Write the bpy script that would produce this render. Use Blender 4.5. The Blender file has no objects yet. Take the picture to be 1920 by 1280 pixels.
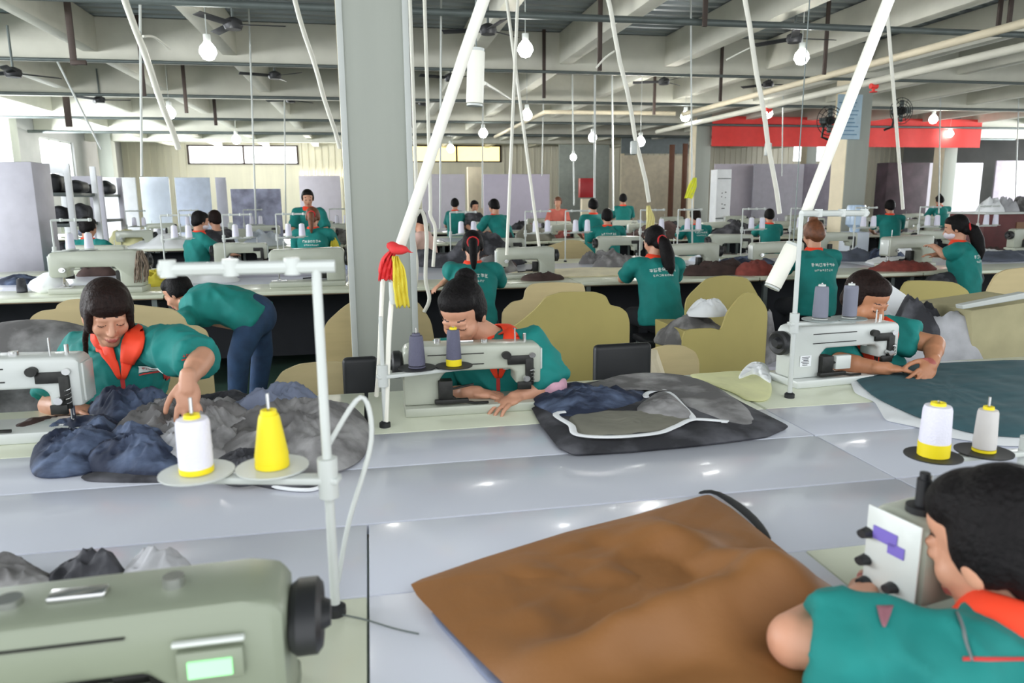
import bpy, bmesh, math, random
from mathutils import Vector, Matrix, noise
from mathutils.bvhtree import BVHTree
V = Vector
PI = math.pi
SC = bpy.context.scene
COL = SC.collection
rnd = random.Random(7)

# ---------------------------------------------------------------- camera
FPX = 1387.0
ya, pi_, ro = math.radians(10.8), math.radians(10.9), math.radians(0.45)
CAM = V((0, 0, 1.48))
R0 = V((math.cos(ya), -math.sin(ya), 0))
FW = V((math.sin(ya)*math.cos(pi_), math.cos(ya)*math.cos(pi_), -math.sin(pi_)))
U0 = R0.cross(FW)
RT = R0*math.cos(ro) - U0*math.sin(ro)
UP = U0*math.cos(ro) + R0*math.sin(ro)
cam = bpy.data.cameras.new('camera')
cam.sensor_width = 36
cam.lens = FPX*36/1920
cam.clip_start = .05
cam.clip_end = 200
cam.dof.use_dof = True
cam.dof.focus_distance = 3.4
cam.dof.aperture_fstop = 4.2
camo = bpy.data.objects.new('camera', cam)
COL.objects.link(camo)
M = Matrix.Identity(4)
for i, a in enumerate((RT, UP, -FW)):
    M[0][i], M[1][i], M[2][i] = a.x, a.y, a.z
M.translation = CAM
camo.matrix_world = M
SC.camera = camo

def ray(x, y): return FW + RT*((x-960)/FPX) + UP*((640-y)/FPX)
def atD(x, y, d): return CAM + ray(x, y)*d
def atZ(x, y, z): r = ray(x, y); return CAM + r*((z-1.48)/r.z)
def atY(x, y, Y): r = ray(x, y); return CAM + r*(Y/r.y)

# ---------------------------------------------------------------- world, sun, exposure
SC.view_settings.view_transform = 'Standard'
SC.view_settings.look = 'None'
SC.view_settings.gamma = 1
SC.view_settings.exposure = 1.25
w = bpy.data.worlds.new('world')
SC.world = w
w.use_nodes = True
bg = w.node_tree.nodes['Background']
bg.inputs[0].default_value = (.93, .97, 1, 1)
bg.inputs[1].default_value = 1.0
SC.cycles.max_bounces = 7
SC.cycles.diffuse_bounces = 5
SC.cycles.sample_clamp_indirect = 4

def area(name, loc, direction, sx, sy, power, color=(1, 1, 1)):
    l = bpy.data.lights.new(name, 'AREA')
    l.shape = 'RECTANGLE'; l.size = sx; l.size_y = sy; l.energy = power; l.color = color
    o = bpy.data.objects.new(name, l); COL.objects.link(o)
    o.location = loc
    o.rotation_euler = V(direction).to_track_quat('-Z', 'Y').to_euler()
    return o
# daylight through the windows of the left wall and the back wall
area('daylight_left_window', (-8.6, 19, 2.6), (1, 0, -.15), 4, 1.3, 260, (.92, .96, 1))
area('daylight_left_window', (-8.6, 23.5, 2.6), (1, 0, -.15), 3, 1.3, 200, (.92, .96, 1))
area('daylight_left_window', (-8.6, 5, 2.6), (1, 0, -.25), 8, 1.3, 300, (.92, .96, 1))  # side light added out of view, along with its window opening
area('added_right_fill', (23.7, 17, 2.6), (-1, 0, -.1), 10, 1.5, 650, (.95, .98, 1))  # fill light added for the dim right background; the wall has no window
area('daylight_back_window', (-2.5, 30.6, 2.4), (0, -1, -.1), 8, 1.5, 600, (1, .97, .9))

# ---------------------------------------------------------------- materials
def lin(c):
    return tuple(((v/255)/12.92 if v/255 <= .04045 else ((v/255+.055)/1.055)**2.4) for v in c)
MATS = {}
def mat(name, rgb, rough=.6, metal=0, var=.12, scale=6, bump=0, bscale=60, emit=0, c2=None, alpha=None, coat=0, stretch=None, spec=None):
    if name in MATS: return MATS[name]
    m = bpy.data.materials.new(name); m.use_nodes = True
    nt = m.node_tree; b = nt.nodes['Principled BSDF']
    c = lin(rgb)
    tc = nt.nodes.new('ShaderNodeTexCoord'); mp = nt.nodes.new('ShaderNodeMapping')
    nt.links.new(tc.outputs['Object'], mp.inputs[0])
    if stretch: mp.inputs['Scale'].default_value = stretch
    n = nt.nodes.new('ShaderNodeTexNoise'); n.inputs['Scale'].default_value = scale; n.inputs['Detail'].default_value = 5
    nt.links.new(mp.outputs[0], n.inputs['Vector'])
    cr = nt.nodes.new('ShaderNodeValToRGB')
    cr.color_ramp.elements[0].position = .3; cr.color_ramp.elements[1].position = .7
    cr.color_ramp.elements[0].color = tuple(max(0, v*(1-var)) for v in c)+(1,)
    cr.color_ramp.elements[1].color = tuple(min(1, v*(1+var*.6)) for v in c)+(1,)
    if c2: cr.color_ramp.elements[0].position = .45; cr.color_ramp.elements[1].position = .68; cr.color_ramp.elements[1].color = lin(c2)+(1,)
    nt.links.new(n.outputs['Fac'], cr.inputs[0]); nt.links.new(cr.outputs[0], b.inputs['Base Color'])
    b.inputs['Roughness'].default_value = rough; b.inputs['Metallic'].default_value = metal
    if coat: b.inputs['Coat Weight'].default_value = coat; b.inputs['Coat Roughness'].default_value = .1
    if spec is not None: b.inputs['Specular IOR Level'].default_value = spec
    if bump:
        n2 = nt.nodes.new('ShaderNodeTexNoise'); n2.inputs['Scale'].default_value = bscale; n2.inputs['Detail'].default_value = 4
        nt.links.new(tc.outputs['Object'], n2.inputs['Vector'])
        bp = nt.nodes.new('ShaderNodeBump'); bp.inputs['Strength'].default_value = bump; bp.inputs['Distance'].default_value = .01
        nt.links.new(n2.outputs['Fac'], bp.inputs['Height']); nt.links.new(bp.outputs[0], b.inputs['Normal'])
    if emit:
        b.inputs['Emission Color'].default_value = c+(1,); b.inputs['Emission Strength'].default_value = emit
    if alpha is not None: b.inputs['Alpha'].default_value = alpha
    MATS[name] = m
    return m

WHITE_TOP = mat('white laminate', (208, 211, 222), .28, var=.03, scale=2, coat=.3)
GREEN_TOP = mat('pale green laminate', (222, 226, 204), .3, var=.04, scale=3, coat=.2)
EDGE_TOP = mat('brown edging', (120, 105, 82), .6)
MACH = mat('machine enamel', (180, 184, 170), .35, var=.06, coat=.2)
MACHW = mat('white machine enamel', (208, 212, 208), .3, var=.05, coat=.2)
MACHG = mat('grey green enamel', (132, 139, 121), .4, var=.06, scale=3)
DARKM = mat('dark oily metal', (42, 42, 40), .45, metal=.4, var=.4, scale=40)
CHROME = mat('chrome', (205, 205, 205), .18, metal=.95, var=.05)
BLACK = mat('black plastic', (30, 31, 34), .5, var=.2)
POLEM = mat('white enamelled pole', (196, 200, 196), .35, var=.04)
TUBE = mat('white conduit', (238, 236, 224), .45, var=.05)
SKIN = mat('skin', (202, 148, 120), .5, var=.05, scale=20)
SKIN2 = mat('tanned skin', (184, 126, 92), .5, var=.05, scale=20)
LIP = mat('lips', (178, 98, 90), .45)
BROW = mat('brow and lash', (58, 38, 34), .7)
HAIR = mat('black hair', (16, 13, 14), .62, spec=.18, var=.5, scale=30, bump=.5, bscale=90, stretch=(5, 5, 1))
HAIRB = mat('dark brown hair', (34, 21, 18), .62, spec=.18, var=.5, scale=30, bump=.5, bscale=90, stretch=(5, 5, 1))
HAIRR = mat('reddish brown hair', (112, 66, 40), .5, var=.4, scale=30, bump=.4, bscale=90)
TEAL = mat('teal work shirt', (12, 125, 119), .8, var=.2, scale=7, bump=.35, bscale=14)
ORANGE = mat('orange red collar', (240, 66, 30), .75, var=.1)
PRINTW = mat('white print', (225, 232, 228), .8, var=.05)
PRINTR = mat('red stripe', (196, 60, 56), .8)
JEANS = mat('blue jeans', (40, 66, 100), .85, var=.3, scale=12, bump=.3, bscale=30)
DARKT = mat('dark trousers', (30, 32, 38), .85, var=.2)
PINK = mat('mauve blouse', (206, 160, 176), .8, var=.25, scale=25)
MASKM = mat('white face mask', (226, 218, 228), .8)
TAN = mat('tan plywood', (202, 184, 138), .62, var=.08, scale=3, stretch=(1, 1, 6))
OCHRE = mat('ochre board', (178, 164, 98), .6, var=.08, scale=3)
CONCRETE = mat('painted concrete', (212, 210, 196), .75, var=.07, scale=3, bump=.2, bscale=20)
COLM = mat('column paint', (172, 176, 167), .7, var=.06, scale=1.5, stretch=(4, 4, .3))
CREAM = mat('cream paint', (226, 214, 186), .7, var=.06)
DECK = mat('galvanised deck', (150, 158, 160), .4, metal=.35, var=.22, scale=2, stretch=(.3, 3, 1))
PIPEM = mat('grey steel pipe', (104, 112, 110), .5, metal=.3, var=.15)
RUSTY = mat('brown steel hanger', (74, 62, 56), .6, metal=.3)
FLOORM = mat('green painted floor', (58, 84, 72), .45, var=.3, scale=2)
WALLM = mat('grey plaster wall', (176, 176, 176), .85, var=.12, scale=1.5)
RIB = mat('cream cladding', (228, 222, 202), .6, var=.08, scale=2, stretch=(2, 2, .2))
LILAC = mat('lilac white board', (212, 206, 216), .6, var=.05)
GREYB = mat('grey partition board', (182, 180, 190), .6, var=.08)
BLUEW = mat('bluish white board', (206, 214, 226), .5, var=.06)
REDB = mat('red banner cloth', (236, 66, 60), .7, var=.06, bump=.1, bscale=4)
YELLOW = mat('yellow thread', (236, 214, 20), .6, var=.06)
THREADW = mat('white thread', (224, 222, 236), .7, var=.05, bump=.3, bscale=200)
PURPLE = mat('grey purple thread', (92, 92, 112), .7, var=.1, bump=.3, bscale=200)
DENIM = mat('navy denim', (34, 44, 68), .85, c2=(92, 106, 134), var=.25, scale=7, stretch=(1, 2.5, 1), bump=.35, bscale=25)
DENIML = mat('faded blue grey denim', (120, 128, 150), .85, var=.3, scale=9, bump=.3, bscale=25)
GREYC = mat('grey cloth', (112, 110, 110), .85, c2=(160, 158, 158), var=.2, scale=8, bump=.3, bscale=25)
GREYL = mat('light grey cloth', (176, 176, 180), .85, var=.2, scale=10, bump=.3, bscale=25)
CHARC = mat('charcoal cloth', (52, 52, 58), .85, c2=(90, 90, 96), var=.3, scale=8, bump=.3, bscale=25)
OLIVE = mat('grey olive lining', (122, 120, 108), .85, var=.1)
BROWNC = mat('brown canvas', (138, 92, 48), .62, var=.12, scale=4, bump=.15, bscale=30)
DTEAL = mat('dark teal cloth', (58, 92, 100), .8, var=.15, scale=4, stretch=(1, 6, 1))
REDC = mat('dark red cloth', (132, 62, 54), .85, var=.35, scale=12)
BROWND = mat('dark brown cloth', (66, 48, 44), .85, var=.35, scale=12)
WHITEC = mat('white cloth', (236, 238, 240), .8, var=.05)
YELC = mat('yellow cloth', (222, 206, 70), .8, var=.15)
REDT = mat('red tag cloth', (214, 50, 52), .75, var=.15)
GLOW = mat('lamp glass', (255, 255, 250), .3, emit=14)
DAY = mat('bright daylight pane', (246, 250, 255), .3, emit=2.2)
DAYY = mat('sunlit yellow pane', (250, 222, 140), .3, emit=1.0)
LCD = mat('lit green display', (150, 240, 160), .3, emit=.38)

# ---------------------------------------------------------------- mesh helpers
class MB:
    def __init__(s): s.bm = bmesh.new()
    def box(s, c, size, rot=None, bev=0, seg=2):
        g = bmesh.ops.create_cube(s.bm, size=1)
        vs = g['verts']
        m = Matrix.Translation(V(c)) @ (rot.to_4x4() if rot else Matrix.Identity(4)) @ Matrix.Diagonal(V((*size, 1)))
        bmesh.ops.transform(s.bm, matrix=m, verts=vs)
        if bev:
            es = list({e for v in vs for e in v.link_edges})
            bmesh.ops.bevel(s.bm, geom=es, offset=bev, segments=seg, affect='EDGES', profile=.5)
        return s
    def cyl(s, p, q, r1, r2=None, seg=16):
        p, q = V(p), V(q); r2 = r1 if r2 is None else r2
        d = q-p; L = d.length
        if L < 1e-6: return s
        m = Matrix.Translation((p+q)/2) @ d.to_track_quat('Z', 'Y').to_matrix().to_4x4()
        bmesh.ops.create_cone(s.bm, cap_ends=True, segments=seg, radius1=r1, radius2=r2, depth=L, matrix=m)
        return s
    def sph(s, c, r, rot=None, seg=16):
        if not hasattr(r, '__len__'): r = (r, r, r)
        m = Matrix.Translation(V(c)) @ (rot.to_4x4() if rot else Matrix.Identity(4)) @ Matrix.Diagonal(V((*r, 1)))
        bmesh.ops.create_uvsphere(s.bm, u_segments=seg, v_segments=max(6, seg*2//3), radius=1, matrix=m)
        return s
    def cap(s, p, q, r1, r2=None, seg=14):
        r2 = r1 if r2 is None else r2
        s.cyl(p, q, r1, r2, seg); s.sph(p, r1, seg=seg); s.sph(q, r2, seg=seg)
        return s
    def loft(s, secs, seg=24, power=2.0):
        # secs: (centre, right vec, fwd vec, rx, ry)
        rings = []
        for c, r, f, rx, ry in secs:
            ring = []
            for i in range(seg):
                t = 2*PI*i/seg; cx, sy = math.cos(t), math.sin(t)
                e = 2/power
                x = math.copysign(abs(cx)**e, cx)*rx; y = math.copysign(abs(sy)**e, sy)*ry
                ring.append(s.bm.verts.new(V(c)+V(r)*x+V(f)*y))
            rings.append(ring)
        for a, b in zip(rings, rings[1:]):
            for i in range(seg):
                s.bm.faces.new((a[i], a[(i+1) % seg], b[(i+1) % seg], b[i]))
        s.bm.faces.new(rings[0][::-1]); s.bm.faces.new(rings[-1])
        return s
    def tube(s, pts, r, seg=8):
        pts = [V(p) for p in pts]
        rr = r if hasattr(r, '__len__') else [r]*len(pts)
        secs = []; prev = None
        for i, p in enumerate(pts):
            t = (pts[min(i+1, len(pts)-1)]-pts[max(i-1, 0)]).normalized()
            a = prev if prev else (V((0, 0, 1)) if abs(t.z) < .9 else V((1, 0, 0)))
            x = (a-t*a.dot(t)).normalized(); prev = x
            secs.append((p, x, t.cross(x), rr[i], rr[i]))
        return s.loft(secs, seg)
    def prism(s, pts, vec):
        # pts: planar 3D outline, extruded by vec
        vec = V(vec)
        a = [s.bm.verts.new(V(p)) for p in pts]; b = [s.bm.verts.new(V(p)+vec) for p in pts]
        n = len(a)
        s.bm.faces.new(a[::-1]); s.bm.faces.new(b)
        for i in range(n): s.bm.faces.new((a[i], a[(i+1) % n], b[(i+1) % n], b[i]))
        return s
    def lathe(s, prof, o=(0, 0, 0), axis=(0, 0, 1), seg=28):
        ax = V(axis).normalized(); q = ax.to_track_quat('Z', 'Y').to_matrix()
        secs = [(V(o)+ax*z, q @ V((1, 0, 0)), q @ V((0, 1, 0)), max(r, 1e-4), max(r, 1e-4)) for r, z in prof]
        return s.loft(secs, seg)
    def build(s, name, m, parent=None, smooth=True, bevel=0, remesh=0, sm=0, sub=0, inv=None, angle=40):
        bmesh.ops.recalc_face_normals(s.bm, faces=s.bm.faces)
        me = bpy.data.meshes.new(name); s.bm.to_mesh(me); s.bm.free()
        ms = m if isinstance(m, (list, tuple)) else [m]
        for x in ms: me.materials.append(x)
        o = bpy.data.objects.new(name, me); COL.objects.link(o)
        if bevel or remesh or sm or sub:
            if bevel:
                md = o.modifiers.new('b', 'BEVEL'); md.width = bevel; md.segments = 2; md.limit_method = 'ANGLE'; md.angle_limit = math.radians(35)
            if remesh:
                md = o.modifiers.new('r', 'REMESH'); md.mode = 'VOXEL'; md.voxel_size = remesh; md.use_smooth_shade = True
            if sm:
                md = o.modifiers.new('s', 'SMOOTH'); md.iterations = sm; md.factor = .5
            if sub:
                md = o.modifiers.new('u', 'SUBSURF'); md.levels = sub; md.render_levels = sub
            dg = bpy.context.evaluated_depsgraph_get()
            nm = bpy.data.meshes.new_from_object(o.evaluated_get(dg), depsgraph=dg)
            o.modifiers.clear(); o.data = nm; nm.name = name
            bpy.data.meshes.remove(me); me = nm
        if smooth and len(me.polygons):
            me.shade_smooth()
            if not remesh: me.set_sharp_from_angle(angle=math.radians(angle))
        if inv is not None: me.transform(inv)
        if parent: o.parent = parent
        return o

def tag(o, label, cat, group=None, kind=None):
    if label: o['label'] = label
    if cat: o['category'] = cat
    if group: o['group'] = group
    if kind: o['kind'] = kind
    return o
def thing(name, loc, label, cat, group=None, rz=0):
    o = bpy.data.objects.new(name, None); COL.objects.link(o)
    o.empty_display_size = .1
    o.location = loc; o.rotation_euler = (0, 0, rz)
    return tag(o, label, cat, group)
def struct(o, label=None):
    o['kind'] = 'structure'
    if label: o['label'] = label
    return o
def kids(o): return [c for c in bpy.data.objects if c.parent == o]
TREE = {}
def copy_tree(root, loc=None, rz=None, label=None, group=None):
    if root.name not in TREE:
        TREE[root.name] = [(c, kids(c)) for c in kids(root)]
    r = root.copy(); COL.objects.link(r)
    if loc is not None: r.location = loc
    if rz is not None: r.rotation_euler = (0, 0, rz)
    if label: r['label'] = label
    if group: r['group'] = group
    for c, gs in TREE[root.name]:
        k = c.copy(); COL.objects.link(k); k.parent = r
        for g in gs:
            h = g.copy(); COL.objects.link(h); h.parent = k
    return r
def shift(o, c):
    """move the origin of an unparented mesh to c"""
    o.data.transform(Matrix.Translation(-V(c))); o.location = V(c); return o
ORD = ['first', 'second', 'third', 'fourth', 'fifth', 'sixth', 'seventh', 'eighth', 'ninth', 'tenth', 'eleventh', 'twelfth', 'thirteenth', 'fourteenth', 'fifteenth', 'sixteenth']

def smooth_outline(pts, n=96):
    # closed Catmull-Rom through pts
    out = []; k = len(pts); per = max(2, n//k)
    for i in range(k):
        p0, p1, p2, p3 = (V(pts[(i+j-1) % k]) for j in range(4))
        for s in range(per):
            t = s/per
            out.append(.5*((2*p1)+(p2-p0)*t+(2*p0-5*p1+4*p2-p3)*t*t+(3*p1-p0-3*p2+p3)*t**3))
    return out
def cloth(name, pts, z0, h, m, label, cat, seed=0, fs=9, edge=.012, rings=26, n=120, group=None, folds=1.0, sharp=False, shape=None, centre=None, tilt=None, parent=None):
    """a draped piece of cloth: outline pts (world xy) lying on z0, with soft folds up to h"""
    ol = smooth_outline([V((p[0], p[1], 0)) for p in pts], n) if not sharp else None
    if sharp:
        ol = []; k = len(pts); per = max(2, n//k)
        for i in range(k):
            a = V((pts[i][0], pts[i][1], 0)); b = V((pts[(i+1) % k][0], pts[(i+1) % k][1], 0))
            for s in range(per): ol.append(a.lerp(b, s/per))
        for _ in range(2): ol = [(ol[i-1]+ol[i]*2+ol[(i+1) % len(ol)])/4 for i in range(len(ol))]
    c = V((centre[0], centre[1], 0)) if centre else sum(ol, V())/len(ol)
    off = V((seed*3.7, seed*1.3, 0))
    bm = bmesh.new(); N = len(ol)
    prev = None
    def height(p, t):
        q = p*fs+off
        a = 1-abs(noise.noise(q*.5))*2.2
        b = noise.noise(q*1.1+V((5, 0, 0)))
        d = 1-abs(noise.noise(q*1.9+V((0, 9, 0))))*2
        v = .42*a+.3*b+.22*d*folds+.3+.09*(1-abs(noise.noise(q*4.3))*3)*folds
        fall = 1-t**2.6 if h > .02 else 1-t**8
        zz = max(.0, v)*h*fall
        if shape: zz += shape(p, t)
        return zz
    cv = bm.verts.new((c.x, c.y, z0+edge+height(c, 0)))
    top = []
    for r in range(1, rings+1):
        t = r/rings
        ring = []
        for p in ol:
            q = c.lerp(p, t)
            ring.append(bm.verts.new((q.x, q.y, z0+edge*(1-max(0, t-.93)*6)+height(q, t))))
        if prev is None:
            for i in range(N): bm.faces.new((cv, ring[i], ring[(i+1) % N]))
        else:
            for i in range(N): bm.faces.new((prev[i], ring[i], ring[(i+1) % N], prev[(i+1) % N]))
        prev = ring
    bot = [bm.verts.new((c.lerp(p, .985).x, c.lerp(p, .985).y, z0+(v.co.z-z0-edge)*.98*(1 if shape else 0))) for p, v in zip(ol, prev)]
    for i in range(N): bm.faces.new((prev[i], bot[i], bot[(i+1) % N], prev[(i+1) % N]))
    bm.faces.new(bot[::-1])
    mb = MB(); mb.bm.free(); mb.bm = bm
    o = mb.build(name, m, angle=75)
    if parent: o.parent = parent; return o
    shift(o, (c.x, c.y, z0))
    return tag(o, label, cat, group)
def blob_outline(cx, cy, rx, ry, seed, k=9, rot=0):
    rr = random.Random(seed); pts = []
    for i in range(k):
        t = 2*PI*i/k; s = .75+.4*rr.random()
        x, y = math.cos(t)*rx*s, math.sin(t)*ry*s
        pts.append((cx+x*math.cos(rot)-y*math.sin(rot), cy+x*math.sin(rot)+y*math.cos(rot)))
    return pts
# ---------------------------------------------------------------- building
def bx(name, x0, x1, y0, y1, z0, z1, m, bev=0, parent=None):
    mb = MB(); c = V(((x0+x1)/2, (y0+y1)/2, (z0+z1)/2))
    mb.box((0, 0, 0), (x1-x0, y1-y0, z1-z0), bev=bev)
    o = mb.build(name, m)
    if parent: o.parent = parent; o.location = c-parent.location
    else: o.location = c
    return o
XL, YB, XR, ZC = -8.9, 30.6, 24.0, 4.0
struct(bx('floor', XL-.3, XR+.3, -1.5, YB+.3, -.1, 0, FLOORM))
# ceiling of corrugated deck, ribs run along the rows
mb = MB(); prof = []
y = -.5; k = 0
while y < YB:
    prof += [(y, ZC), (y+.1, ZC), (y+.13, ZC+.06), (y+.23, ZC+.06)]; y += .26
prof.append((y, ZC))
a = [mb.bm.verts.new((XL-.3, p[0], p[1])) for p in prof]; b = [mb.bm.verts.new((XR+.3, p[0], p[1])) for p in prof]
c = [mb.bm.verts.new((XL-.3, p[0], ZC+.12)) for p in prof]; d = [mb.bm.verts.new((XR+.3, p[0], ZC+.12)) for p in prof]
for i in range(len(prof)-1):
    mb.bm.faces.new((a[i], a[i+1], b[i+1], b[i])); mb.bm.faces.new((c[i], d[i], d[i+1], c[i+1]))
struct(mb.build('ceiling', DECK, smooth=False))
# walls: the left one and the back one with their window openings
def wall_open(name, m, fixed, axis, span, zt, holes, thick=.2):
    mb = MB(); s0, s1 = span; cur = s0
    def add(a0, a1, z0, z1):
        if a1-a0 < .01 or z1-z0 < .01: return
        if axis == 'y': mb.box((fixed, (a0+a1)/2, (z0+z1)/2), (thick, a1-a0, z1-z0))
        else: mb.box(((a0+a1)/2, fixed, (z0+z1)/2), (a1-a0, thick, z1-z0))
    for h0, h1, z0, z1 in sorted(holes):
        add(cur, h0, 0, zt); add(h0, h1, 0, z0); add(h0, h1, z1, zt); cur = h1
    add(cur, s1, 0, zt)
    return struct(mb.build(name, m))
LW = [(3, 8.5, 1.4, 3.25), (14.6, 19.8, 2.35, 3.3), (23.4, 25.9, 2.1, 3.3)]
wall_open('wall_left', WALLM, XL-.1, 'y', (-1.5, YB+.2), ZC, LW)
BW = [(-6.6, -2.55, 2.86, 3.58), (1.8, 5.45, 2.95, 3.62), (1.9, 5.2, 2.3, 2.8)]
wall_open('wall_back', RIB, YB+.1, 'x', (XL-.2, XR+.2), ZC, [BW[0], BW[1]])
struct(bx('wall_right', XR, XR+.2, 9, YB, 0, ZC, WALLM))
n = 1
for (y0, y1, z0, z1) in LW:
    f = MB()
    for yy in [y0+.03, y1-.03]+[y0+(y1-y0)*q/3 for q in (1, 2)]: f.box((0, yy-y0, (z1-z0)/2), (.07, .05, z1-z0))
    for zz in (.025, z1-z0-.025): f.box((0, (y1-y0)/2, zz), (.07, y1-y0, .05))
    wn = f.build('window_%d' % n, POLEM); wn.location = (XL-.1, y0, z0); struct(wn)
    g = MB(); g.box((0, (y1-y0)/2, (z1-z0)/2), (.01, y1-y0, z1-z0)); g.build('pane', DAY, wn); n += 1
for i, (x0, x1, z0, z1) in enumerate(BW[:2]):
    f = MB()
    for xx in [.03, x1-x0-.03, (x1-x0)/2]: f.box((xx, 0, (z1-z0)/2), (.07, .08, z1-z0))
    for zz in (.025, z1-z0-.025): f.box(((x1-x0)/2, 0, zz), (x1-x0, .08, .05))
    wn = f.build('window_%d' % n, RUSTY); wn.location = (x0, YB, z0); struct(wn)
    g = MB(); g.box(((x1-x0)/2, .05, (z1-z0)/2), (x1-x0, .01, z1-z0)); g.build('pane', DAY if i == 0 else DAYY, wn); n += 1
# cladding ribs on the back wall
mb = MB()
for i in range(0, 132):
    x = -8.7+i*.25
    if any(h[0]-.1 < x < h[1]+.1 for h in BW[:2]): continue
    mb.box((x, YB-.02, 2), (.05, .04, 4))
tn = 1
def trim(mbb, m, **k):
    global tn
    o = struct(mbb.build('trim_%d' % tn, m, **k)); tn += 1; return o
trim(mb, RIB)
# beams across the hall and the lighter beams running away from the camera
for yb in (11.9, 15.7, 19.5, 23.3, 27.1):
    mb = MB(); mb.box(((XL+XR)/2, yb, 3.715), (XR-XL, .34, .56), bev=.015); trim(mb, CONCRETE)
for xb in (-7.1, -5.4, -3.68, -1.84, 0.05, 1.62, 3.12, 4.85, 6.6, 8.45, 10.2, 12.0, 13.8, 15.6, 17.4, 19.2):
    mb = MB(); mb.box((xb, 15.6, 3.76), (.2, 30, .46), bev=.012); trim(mb, CONCRETE)
# columns on their grid
def column(x, y, w=.38, near=False):
    mb = MB()
    mb.box((0, 0, ZC/2), (w, w, ZC), bev=.012)
    o = mb.build('column', COLM); o.location = (x, y, 0); struct(o)
    l = MB(); l.box((-w/2-.004, 0, ZC/2-.2), (.008, w*.94, ZC-.4)); l.build('lit_face', CREAM, o)  # left side lighter: the light falling on it is put into the colour
    if near:
        for s in (-1, 1):
            t = MB(); t.box((s*(w/2-.012), -w/2-.004, ZC/2), (.034, .02, ZC), bev=.004); t.build('corner_guard', POLEM, o)
    return o
column(.07, 4.5, .375, True)
for p in ((8.35, 12.0), (.07, 12.0), (8.95, 19.4), (16.6, 19.4), (.07, 19.4), (9.6, 27.0), (.07, 27), (17, 27), (-8.3, 12.0), (-8.3, 19.9), (-8.3, 27)):
    column(p[0], p[1], .42)

# ---------------------------------------------------------------- pipes and hangers
def curve(pts, per=6):
    P = [V(p) for p in pts]; out = []
    for i in range(len(P)-1):
        p0, p1, p2, p3 = P[max(0, i-1)], P[i], P[i+1], P[min(len(P)-1, i+2)]
        for s in range(per):
            t = s/per; out.append(.5*((2*p1)+(p2-p0)*t+(2*p0-5*p1+4*p2-p3)*t*t+(3*p1-p0-3*p2+p3)*t**3))
    return out+[P[-1]]
def pipe(name, pts, r, m, label, cat='pipe', group=None, seg=10):
    if name in ('thread_cable', 'white_hose', 'side_cable', 'power_cord', 'white_piping'): pts = curve(pts)
    mb = MB(); mb.tube([V(p)-V(pts[0]) for p in pts], r, seg)
    o = mb.build(name, m); o.location = pts[0]; return tag(o, label, cat, group)
pipe('steel_pipe', [(XL+.05, 7.8, 3.3), (16, 7.8, 3.3)], .035, PIPEM, 'nearest dark grey pipe across the top of the picture')
pipe('steel_pipe', [(XL+.05, 11.3, 3.34), (20, 11.3, 3.34)], .022, PIPEM, 'thin grey pipe just in front of the first concrete beam')
pipe('steel_pipe', [(XL+.05, 14.9, 3.36), (20, 14.9, 3.36)], .028, PIPEM, 'grey pipe in front of the second concrete beam')
pipe('steel_pipe', [(XL+.05, 18.9, 3.36), (22, 18.9, 3.36)], .03, PIPEM, 'grey pipe in front of the third concrete beam')
pipe('steel_pipe', [(XL+.05, 22.6, 3.36), (22, 22.6, 3.36)], .04, PIPEM, 'farthest grey pipe crossing the hall under the beams')
pipe('sprinkler_pipe', [(6.3, 2.6, 3.1), (6.3, 14.5, 3.12)], .045, CREAM, 'upper cream pipe slanting down over the banner at right', 'pipe')
pipe('sprinkler_pipe', [(6.75, 2.6, 2.98), (6.75, 17, 3.0)], .05, CONCRETE, 'lower thicker pipe with red valves at upper right', 'pipe')
pipe('sprinkler_pipe', [(6.0, 14.2, 3.1), (3.4, 14.25, 3.1), (3.4, 20, 3.1)], .04, CREAM, 'cream pipe turning off behind the middle lamps', 'pipe')
for (pX, pZ, Yd, lab) in ((6.75, 2.93, 9.3, 'red valve hanging on the sprinkler pipe at upper right'), (6.75, 2.93, 12.0, 'red valve on the sprinkler pipe above the banner')):
    p = V((pX, Yd, pZ))
    t = thing('pipe_valve', p, lab, 'valve')
    m_ = MB(); m_.cyl((-.05, 0, 0), (.05, 0, 0), .035); m_.cyl((0, 0, -.06), (0, 0, .03), .02); m_.build('valve_body', REDB, t)
    m_ = MB(); m_.lathe([(.0, 0), (.05, 0), (.05, .012), (0, .012)], (0, 0, -.08)); m_.build('valve_wheel', REDB, t)
def hanger(px, y0, y1, Yd, lab, wd=.05, foot=0):
    a = atY(px, y0, Yd); b_ = atY(px, y1, Yd); zt = ZC
    mb = MB(); mb.box((0, 0, (zt-b_.z)/2), (wd, .03, zt-b_.z))
    if foot: mb.box((foot/2, 0, .03), (abs(foot)+wd, .04, .05))
    o = mb.build('pipe_hanger', RUSTY, bevel=.004); o.location = (b_.x, Yd, b_.z)
    tag(o, lab, 'hanger')
hanger(139, 60, 122, 9.8, 'brown angle bracket hanging from the beam at upper left', .07, .1)
hanger(271, 135, 180, 11.6, 'short dark hanger beside the left hose', .05)
hanger(1321, 2, 50, 7.7, 'dark hanger clasping the nearest pipe, right of centre', .05)
hanger(1124, 35, 133, 8.4, 'dark hanger left of the middle slanted hose', .05)
hanger(1545, 50, 140, 8.8, 'grey hanger to the right of the right ceiling lamp', .045)
hanger(1870, 2, 66, 7.7, 'left one of two dark hangers in the top right corner', .05)
hanger(1890, 2, 60, 7.6, 'rightmost dark hanger in the top right corner', .05)
hanger(1020, 135, 184, 11.6, 'dark hanger between the centre lamp and the middle hose', .05)
hanger(1226, 155, 215, 13, 'dark hanger right of the middle hose', .05)
hanger(1350, 140, 190, 11.6, 'dark hanger above the left end of the banner', .05)
hanger(771, 160, 240, 9.8, 'dark hanger just right of the near column', .08)
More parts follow.
